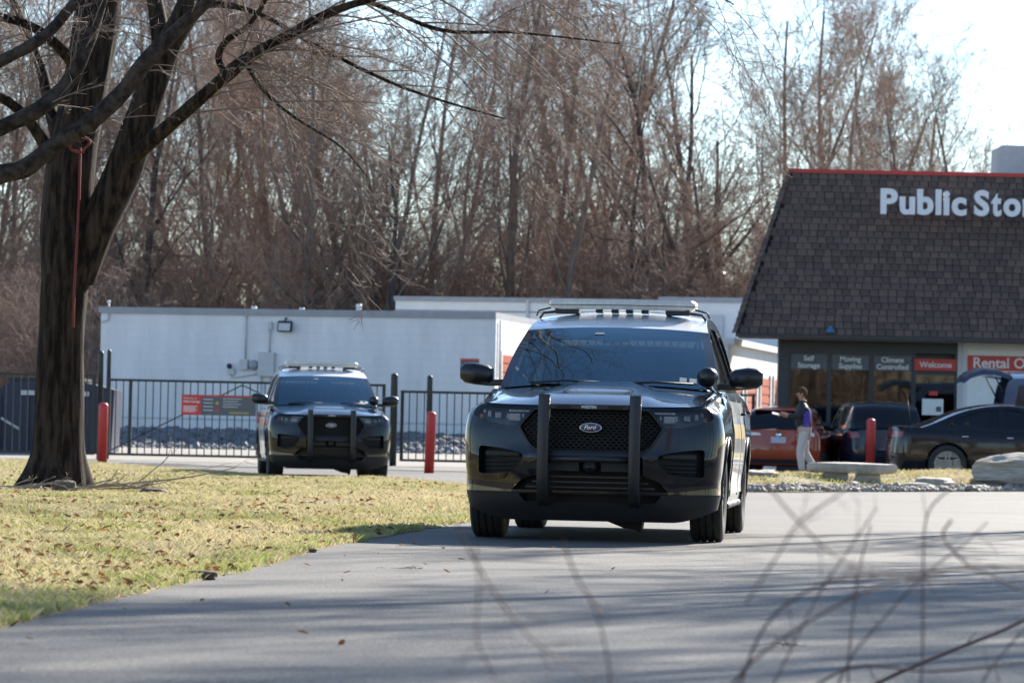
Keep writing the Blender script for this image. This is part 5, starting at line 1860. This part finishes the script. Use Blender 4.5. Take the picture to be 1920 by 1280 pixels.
# orange hatchback, tail towards the camera: nose points away
oh, S = base_car('orange_hatchback', 4.25, .88, 1.44, .98, 1.15, [(1.15, .98), (1.6, 1.26), (1.95, 1.40), (2.6, 1.45), (3.4, 1.42), (3.85, 1.36), (4.08, 1.12), (4.14, .98)], .60, .33, .82, 3.42,
                 M['orange_car'], M['rim'], rows=(0, 11, 25, 35), wins=[rnd_poly([(1.5, 1.02), (1.95, 1.34), (2.5, 1.38), (2.5, 1.02)], .03), rnd_poly([(2.58, 1.02), (2.58, 1.38), (3.3, 1.36), (3.5, 1.06)], .03)])
S.fpatch('number_plate', [(-.16, .70), (.16, .70), (.16, .83), (-.16, .83)], M['plate'], off=.012, depth=.01, rear=True)
for sg in (-1, 1): S.fpatch('tail_light', rnd_poly([(sg * .36, .86), (sg * .76, .85), (sg * .74, .93), (sg * .42, .91)], .02), M['lampw'], off=.012, depth=.02, rear=True)
S.fpatch('rear_skirt', [(-.7, .26), (.7, .26), (.7, .36), (-.7, .36)], M['plastic'], off=.01, depth=.02, rear=True)
b = MB().box((0, 3.88, 1.40), (1.1, .24, .03)); S.part('spoiler', b, M['orange_car'], smooth=False, bevel=.01)
b = MB().lathe([(.001, -.01), (.05, 0), (.06, .01)], (0, 4.24, .89), 'y', 14); S.part('emblem', b, M['chrome'])
oh.location = (6.35, 83.3, 0); oh.rotation_euler.z = math.pi - R(9)
tag(oh, 'orange red hatchback parked with its tail to the driveway', 'car', 'cars parked by the office')

# dark wagon beside it
dw, S = base_car('dark_suv', 4.6, .93, 1.60, 1.03, 1.2, [(1.2, 1.03), (1.65, 1.36), (2.0, 1.54), (2.7, 1.61), (3.7, 1.59), (4.2, 1.52), (4.42, 1.25), (4.5, 1.03)], .66, .35, .86, 3.65,
                 M['navy_car'], M['rim'], rows=(0, 11, 25, 35), wins=[rnd_poly([(1.55, 1.08), (2.0, 1.47), (2.65, 1.53), (2.65, 1.08)], .03), rnd_poly([(2.74, 1.08), (2.74, 1.53), (3.6, 1.51), (3.8, 1.12)], .03)])
for sg in (-1, 1): S.fpatch('tail_light', rnd_poly([(sg * .58, .85), (sg * .84, .84), (sg * .82, 1.0), (sg * .60, .96)], .02), M['lens_red'], off=.012, depth=.02, rear=True)
dw.location = (7.95, 85.0, 0); dw.rotation_euler.z = math.pi + R(2)
tag(dw, 'very dark SUV parked behind the red bollard by the windows', 'car', 'cars parked by the office')

# black sedan, side on, tail at the left
sd_, S = base_car('black_sedan', 5.04, .95, 1.47, .98, 1.45, [(1.45, .98), (1.95, 1.24), (2.35, 1.40), (2.8, 1.465), (3.3, 1.44), (3.75, 1.33), (4.2, 1.14), (4.5, 1.03)], .60, .36, .95, 4.0,
                  M['sedan_car'], M['rim_light'], rows=(0, 14, 20, 35), tail=1.02, nose=.84,
                  hoodz=[(0, .84), (1.45, .98), (3.0, .99), (4.2, 1.03), (5.04, 1.05)],
                  wins=[rnd_poly([(1.98, 1.03), (2.38, 1.33), (2.80, 1.40), (2.95, 1.39), (2.95, 1.03)], .03), rnd_poly([(3.03, 1.03), (3.03, 1.39), (3.32, 1.37), (3.72, 1.25), (4.05, 1.09)], .03)])
g = MB().grid([[(u * .80, y, z + .02 * (1 - u * u)) for u in np.linspace(-1, 1, 9)] for y, z in ((4.42, 1.035), (4.6, 1.04), (4.85, 1.05), (4.98, 1.055))])
S.part('boot_lid', g, M['sedan_car'])
for sg in (-1, 1): S.fpatch('tail_light', rnd_poly([(sg * .10, .86), (sg * .88, .85), (sg * .88, .96), (sg * .10, .96)], .02), M['lens_red'], off=.012, depth=.02, rear=True)
b = MB().tube([(.35, 4.55, 1.04), (.38, 4.62, 1.55)], .006, 4); S.part('antenna', b, M['plastic'])
for sg in (-1, 1):
    b = MB()
    for y in (2.0, 3.0, 3.9): b.tube([S.side(y, z, sg, .001) for z in np.linspace(.32, .95, 7)], .004, 4)
    S.parts('door_seam', b, M['recess'])
    b = MB().tube([S.side(y, .87, sg, .012) for y in (2.78, 2.85, 2.9)], .014, 5); S.part('door_handle', b, M['chrome'])
    b = MB().tube([S.side(y, .88, sg, .012) for y in (3.62, 3.69, 3.74)], .014, 5); S.part('door_handle', b, M['chrome'])
    b = MB().tube([S.side(y, .30, sg, .0) for y in np.linspace(1.45, 3.5, 8)], .035, 6); S.part('rocker_trim', b, M['plastic'])
sd_.scale = (1.03,) * 3
sd_.location = (7.33 + 5.19, 72.6, 0); sd_.rotation_euler.z = R(90)
tag(sd_, 'black four door sedan seen side on behind the boulder', 'car', 'cars parked by the office')

# blue van with its tail gate up
vn, S = base_car('blue_van', 4.9, .98, 2.05, 1.2, .95, [(.95, 1.2), (1.4, 1.62), (1.8, 1.9), (2.5, 2.04), (3.6, 2.06), (4.4, 2.04), (4.7, 1.98), (4.80, 1.6), (4.84, 1.2)], .78, .36, .9, 3.95,
                 M['blue_car'], M['rim'], rows=(0, 11, 28, 28), D=.4, wins=[rnd_poly([(1.35, 1.26), (1.85, 1.80), (2.4, 1.92), (2.4, 1.26)], .03), rnd_poly([(2.5, 1.26), (2.5, 1.92), (3.5, 1.92), (3.5, 1.26)], .03),
                 rnd_poly([(3.6, 1.26), (3.6, 1.92), (4.5, 1.90), (4.62, 1.26)], .03)], nose=1.02, crown=.14)
tg = MB()
prof = [(4.66, 2.10, .74), (4.95, 2.20, .78), (5.25, 2.20, .80), (5.5, 2.12, .80), (5.62, 2.02, .74)]
rows_ = [[(u * w, y, z + .05 * (1 - u * u)) for u in np.linspace(-1, 1, 9)] for y, z, w in prof]
low_ = [[(u * w * .97, y - .01, z - .10 + .03 * (1 - u * u)) for u in np.linspace(-1, 1, 9)] for y, z, w in prof]
tg.grid(rows_); tg.grid(low_); tg.grid([rows_[0], low_[0]]); tg.grid([rows_[-1], low_[-1]]); tg.grid([[r[0] for r in rows_], [r[0] for r in low_]]); tg.grid([[r[-1] for r in rows_], [r[-1] for r in low_]])
to = S.part('tailgate', tg, M['blue_car'], auto=40)
b = MB().grid([[(u * .6, y, z) for u in (-1, 0, 1)] for y, z in ((4.78, 2.04), (5.1, 2.075), (5.4, 2.035))]); S.part('tailgate_window', b, M['gplastic'], to)
for sg in (-1, 1):
    b = MB().tube([(sg * .74, 4.7, 1.55), (sg * .74, 4.98, 2.06)], .016, 6); S.part('gas_strut', b, M['plastic'], to)
b = MB().box2((-.75, 4.2, .5), (.75, 4.6, 1.1)); S.part('load_bay', b, M['interior'], smooth=False)
vn.scale = (1.02, 1.02, 1.06)
vn.location = (10.0 + 5.25, 79.2, 0); vn.rotation_euler.z = R(90)
tag(vn, 'blue grey van with its tailgate raised in front of the red sign', 'van', 'cars parked by the office')

# ------------------------------------------------------------------ walking person
M['skin'] = mat('skin', (.42, .23, .16), .55, col2=(.38, .20, .14), scale=20)
M['hair'] = mat('hair', (.06, .032, .018), .9, col2=(.10, .055, .03), scale=60, spec=.1, bump=.4, stretch=(1, 1, .2))
M['jacket'] = mat('dark_jacket', (.012, .014, .018), .7, col2=(.022, .024, .03), scale=12, bump=.3)
M['purple'] = mat('purple_panel', (.07, .035, .30), .6, col2=(.055, .028, .24), scale=12, bump=.2)
M['trousers'] = mat('pale_trousers', (.58, .51, .47), .8, col2=(.50, .44, .40), scale=10, bump=.4)
M['shoe'] = mat('shoe', (.03, .028, .028), .6, col2=(.05, .045, .04), scale=20)

def skinned(name, verts, edges, radii, m, parent, sub=2, root_i=0):
    me = bpy.data.meshes.new(name)
    me.from_pydata(verts, edges, [])
    o = bpy.data.objects.new(name, me)
    COL.objects.link(o)
    sk = o.modifiers.new('skin', 'SKIN')
    sk.use_smooth_shade = True
    sk.branch_smoothing = .3
    for i, r in enumerate(radii):
        sv = me.skin_vertices[0].data[i]
        sv.radius = r if hasattr(r, '__len__') else (r, r)
        sv.use_root = (i == root_i)
    ss = o.modifiers.new('sub', 'SUBSURF')
    ss.levels = ss.render_levels = sub
    dg = bpy.context.evaluated_depsgraph_get()
    out = bpy.data.meshes.new_from_object(o.evaluated_get(dg))
    bpy.data.objects.remove(o)
    out.materials.clear()
    out.materials.append(m)
    out.polygons.foreach_set('use_smooth', [True] * len(out.polygons))
    return link_mesh(name, out, parent)

def make_person(loc, rz):
    """walking, facing local -X; near arm stretched forward holding a sheet"""
    root = empty('person', loc, rz)
    # body with head, neck, arms and hands: one continuous surface
    V = [(0, 0, .92), (-.01, 0, 1.05), (-.02, 0, 1.22), (-.02, 0, 1.38), (-.03, 0, 1.47), (-.05, 0, 1.53), (-.065, 0, 1.60), (-.07, 0, 1.68),
         # near arm (y<0): shoulder, elbow, wrist, palm
         (-.02, -.17, 1.36), (-.13, -.21, 1.17), (-.34, -.19, 1.20), (-.41, -.18, 1.215), (-.45, -.18, 1.22),
         # far arm
         (-.02, .17, 1.36), (-.14, .20, 1.16), (-.34, .10, 1.18), (-.41, .05, 1.19),
         # near leg: hip, knee, ankle, heel/toe
         (.0, -.09, .86), (-.07, -.10, .48), (-.02, -.10, .09), (-.14, -.10, .045),
         # far leg trailing
         (.02, .09, .86), (.04, .10, .47), (.26, .10, .14), (.20, .10, .05)]
    E = [(0, 1), (1, 2), (2, 3), (3, 4), (4, 5), (5, 6), (6, 7), (3, 8), (8, 9), (9, 10), (10, 11), (11, 12), (3, 13), (13, 14), (14, 15), (15, 16),
         (0, 17), (17, 18), (18, 19), (19, 20), (0, 21), (21, 22), (22, 23), (23, 24)]
    Rr = [(.12, .16), (.12, .15), (.125, .17), (.11, .16), (.055, .06), (.058, .058), (.088, .075), (.075, .065),
          .065, .05, .034, .034, .03, .065, .05, .034, .032,
          .09, .062, .042, .035, .09, .062, .042, .035]
    body = skinned('body', V, E, Rr, M['skin'], root, 2)
    # hands
    for hx, hy, hz in ((-.45, -.18, 1.22), (-.43, .04, 1.195)):
        hv, he_, hr = [(hx + .03, hy, hz)], [], [.026]
        for k, (dy, ln) in enumerate(((-.03, .07), (-.01, .08), (.01, .076), (.028, .06))):
            i = len(hv)
            hv += [(hx - .01, hy + dy, hz + .005), (hx - .01 - ln * .5, hy + dy, hz - .004), (hx - .01 - ln * .85, hy + dy, hz - .022)]
            he_ += [(0, i), (i, i + 1), (i + 1, i + 2)]
            hr += [.010, .009, .008]
        i = len(hv)
        hv += [(hx + .01, hy - .02, hz + .025), (hx - .03, hy - .03, hz + .035)]
        he_ += [(0, i), (i, i + 1)]
        hr += [.011, .009]
        skinned('hand', hv, he_, hr, M['skin'], body, 1)
    # face and hair
    f = MB()
    f.ball((-.146, 0, 1.608), (.020, .014, .022), 8, 6)
    f.build('nose', M['skin'], body, smooth=True)
    for s_ in (-1, 1):
        MB().ball((-.135, s_ * .03, 1.635), (.012, .012, .010), 8, 6).build('eye', M['hair'], body, smooth=True)
        MB().ball((-.05, s_ * .082, 1.61), (.024, .012, .033), 8, 6).build('ear', M['skin'], body, smooth=True)
    MB().ball((-.140, 0, 1.565), (.012, .026, .008), 8, 6).build('mouth', mat('lips', (.30, .12, .09), .5, col2=(.26, .1, .08)), body, smooth=True)
    h = MB()
    rows = []
    for i in range(9):
        th = .02 + 2.0 * i / 8
        row = []
        for k in range(18):
            an = 2 * math.pi * k / 18
            front = max(0, math.cos(an - math.pi))
            t2 = th * (1.08 - .56 * front)
            q = 1 + .05 * noise.noise(Vector((an * 2, th * 3, 1)))
            row.append((-.05 + .108 * q * math.sin(t2) * math.cos(an), .092 * q * math.sin(t2) * math.sin(an), 1.64 + .115 * q * math.cos(t2)))
        rows.append(row)
    h.grid(rows, True)
    h.build('hair', M['hair'], body, smooth=True)
    # clothes
    JV = V[:5] + V[8:11] + V[13:16]
    JE = [(0, 1), (1, 2), (2, 3), (3, 4), (3, 5), (5, 6), (6, 7), (3, 8), (8, 9), (9, 10)]
    JR = [(.145, .185), (.14, .175), (.15, .195), (.135, .185), (.075, .08), .085, .068, .05, .085, .068, .05]
    jk = skinned('jacket', JV, JE, JR, M['jacket'], root, 2)
    p = MB()
    pr_ = [[(.045 + .02 * math.sin(z * 9), y, z) for y in (-.205, -.16, -.1)] for z in np.linspace(.92, 1.34, 7)]
    rows = []
    for z in np.linspace(.86, 1.34, 9):
        w = float(np.interp(z, [.86, .95, 1.05, 1.22, 1.34], [.165, .178, .176, .196, .17]))
        d = float(np.interp(z, [.86, .95, 1.05, 1.22, 1.34], [.130, .138, .138, .150, .12]))
        rows.append([(-.012 + d * 1.03 * math.cos(a), w * 1.03 * math.sin(a), z) for a in np.linspace(R(-95), R(95), 15)])
    p.grid(rows)
    p.build('jacket_panel', M['purple'], jk, smooth=True)
    MB().tube([(-.04 + .07 * math.cos(a), .07 * math.sin(a), 1.47 + .01 * math.cos(a)) for a in np.linspace(0, 6.28, 17)], .022, 6).build('collar', M['jacket'], jk, smooth=True)
    TV = [(0, 0, .93), (0, -.095, .86), (-.07, -.10, .48), (-.02, -.10, .10), (.02, .095, .86), (.04, .10, .47), (.25, .10, .16)]
    skinned('trousers', TV, [(0, 1), (1, 2), (2, 3), (0, 4), (4, 5), (5, 6)], [(.135, .165), .108, .085, .068, .108, .085, .066], M['trousers'], root, 2)
    for (x, y, z, rx) in ((-.09, -.10, .045, 0), (.24, .10, .09, .7)):
        sh_ = MB().ball((0, 0, 0), (.14, .05, .05), 12, 8).build('shoe', M['shoe'], root, smooth=True)
        sh_.location = (x, y, z)
        sh_.rotation_euler = (0, -rx, 0)
    return root
ps = make_person((6.02, 76.6, .02), 0)
ps.scale = (1.05,) * 3
tag(ps, 'person in black and purple jacket and pale trousers walking left', 'person')
pp = MB().box((0, 0, 0), (.16, .11, .012))
pp = pp.build('paper', M['white_sign'], None)
pp.location = (6.02 - .585, 76.6 - .18, 1.30)
pp.rotation_euler = (R(15), R(12), 0)
tag(pp, 'white sheet held in the outstretched hand of the walking person', 'paper')

# ------------------------------------------------------------------ twigs of a shrub close to the camera
fs = empty('foreground_shrub', (0, 0, 0))
tag(fs, 'bare reddish shrub stems out of focus in the lower right foreground', 'shrub')
sx = lambda px, Y: (px - 960) / 7000 * Y
sz = lambda px, py, Y: .82 + (809 + (px - 960) * .021 - py) / 7000 * Y
STEMS = [
    (8.2, 5.0, [(1380, 1400), (1410, 1270), (1470, 1165), (1590, 1098), (1750, 1092), (1920, 1082), (2060, 1090)]),
    (8.0, 4.6, [(1330, 1400), (1420, 1262), (1560, 1165), (1700, 1108), (1820, 1092)]),
    (7.4, 3.4, [(1400, 1130), (1480, 1050), (1530, 985), (1610, 925), (1640, 890)]),
    (7.4, 3.4, [(1440, 900), (1500, 970), (1600, 1045), (1680, 1085), (1760, 1110)]),
    (8.6, 3.6, [(1740, 1400), (1745, 1250), (1765, 1090), (1780, 970), (1830, 915), (1850, 880)]),
    (8.6, 3.6, [(1780, 975), (1800, 1010), (1850, 1065), (1900, 1085), (1960, 1120)]),
    (8.8, 3.4, [(1560, 1400), (1600, 1260), (1700, 1150), (1790, 1080), (1860, 1030), (1920, 990)]),
    (6.6, 3.6, [(860, 980), (890, 1040), (950, 1140), (1020, 1225), (1110, 1290), (1200, 1380)]),
    (6.6, 3.6, [(1060, 1010), (1090, 1080), (1135, 1160), (1165, 1280), (1170, 1380)]),
    (6.2, 2.6, [(900, 1020), (908, 1110), (905, 1210), (940, 1300)]),
    (9.5, 4.2, [(1480, 1330), (1620, 1255), (1760, 1268), (1920, 1262), (2050, 1250)]),
    (11.5, 6.5, [(1560, 1330), (1690, 1272), (1800, 1228), (1920, 1186), (2080, 1120)]),
    (8.4, 3.0, [(1420, 1350), (1500, 1230), (1560, 1130), (1640, 1020), (1680, 960)]),
    (8.9, 3.0, [(1600, 1380), (1610, 1230), (1640, 1080), (1660, 990)]),
    (9.0, 3.0, [(1820, 1350), (1880, 1260), (1960, 1170)]),
]
rg = random.Random(13)
for Y, r, seq in STEMS:
    tb = TB()
    pts = [(sx(a, Y + rg.uniform(-.15, .15)), Y + .12 * i, sz(a, b, Y), r * .72 / 7000 * Y * (1 - .08 * i)) for i, (a, b) in enumerate(seq)]
    P, rr = limb(tb, pts, 6, 6, .12, Y)
    so = link_mesh('stem', tb.mesh('stem', M['twig_red']), fs)
    tq = TB()
    sprout(tq, rg, P, rr, 4, .10, .1, .25, None, .0025, cfg=dict(TW, kids=[2, 0], rmin=.0008))
    link_mesh('side_shoots', tq.mesh('side_shoots', M['twig_red']), so)['kind'] = 'stuff'
# one stem top-right
tb = TB()
limb(tb, [(sx(a, 6.5), 6.5, sz(a, b, 6.5), r) for a, b, r in ((1990, 150, .0028), (1900, 130, .0025), (1820, 115, .002), (1700, 98, .0015))], 5, 4, .1, 2)
link_mesh('stem', tb.mesh('stem', M['twig_red']), fs)
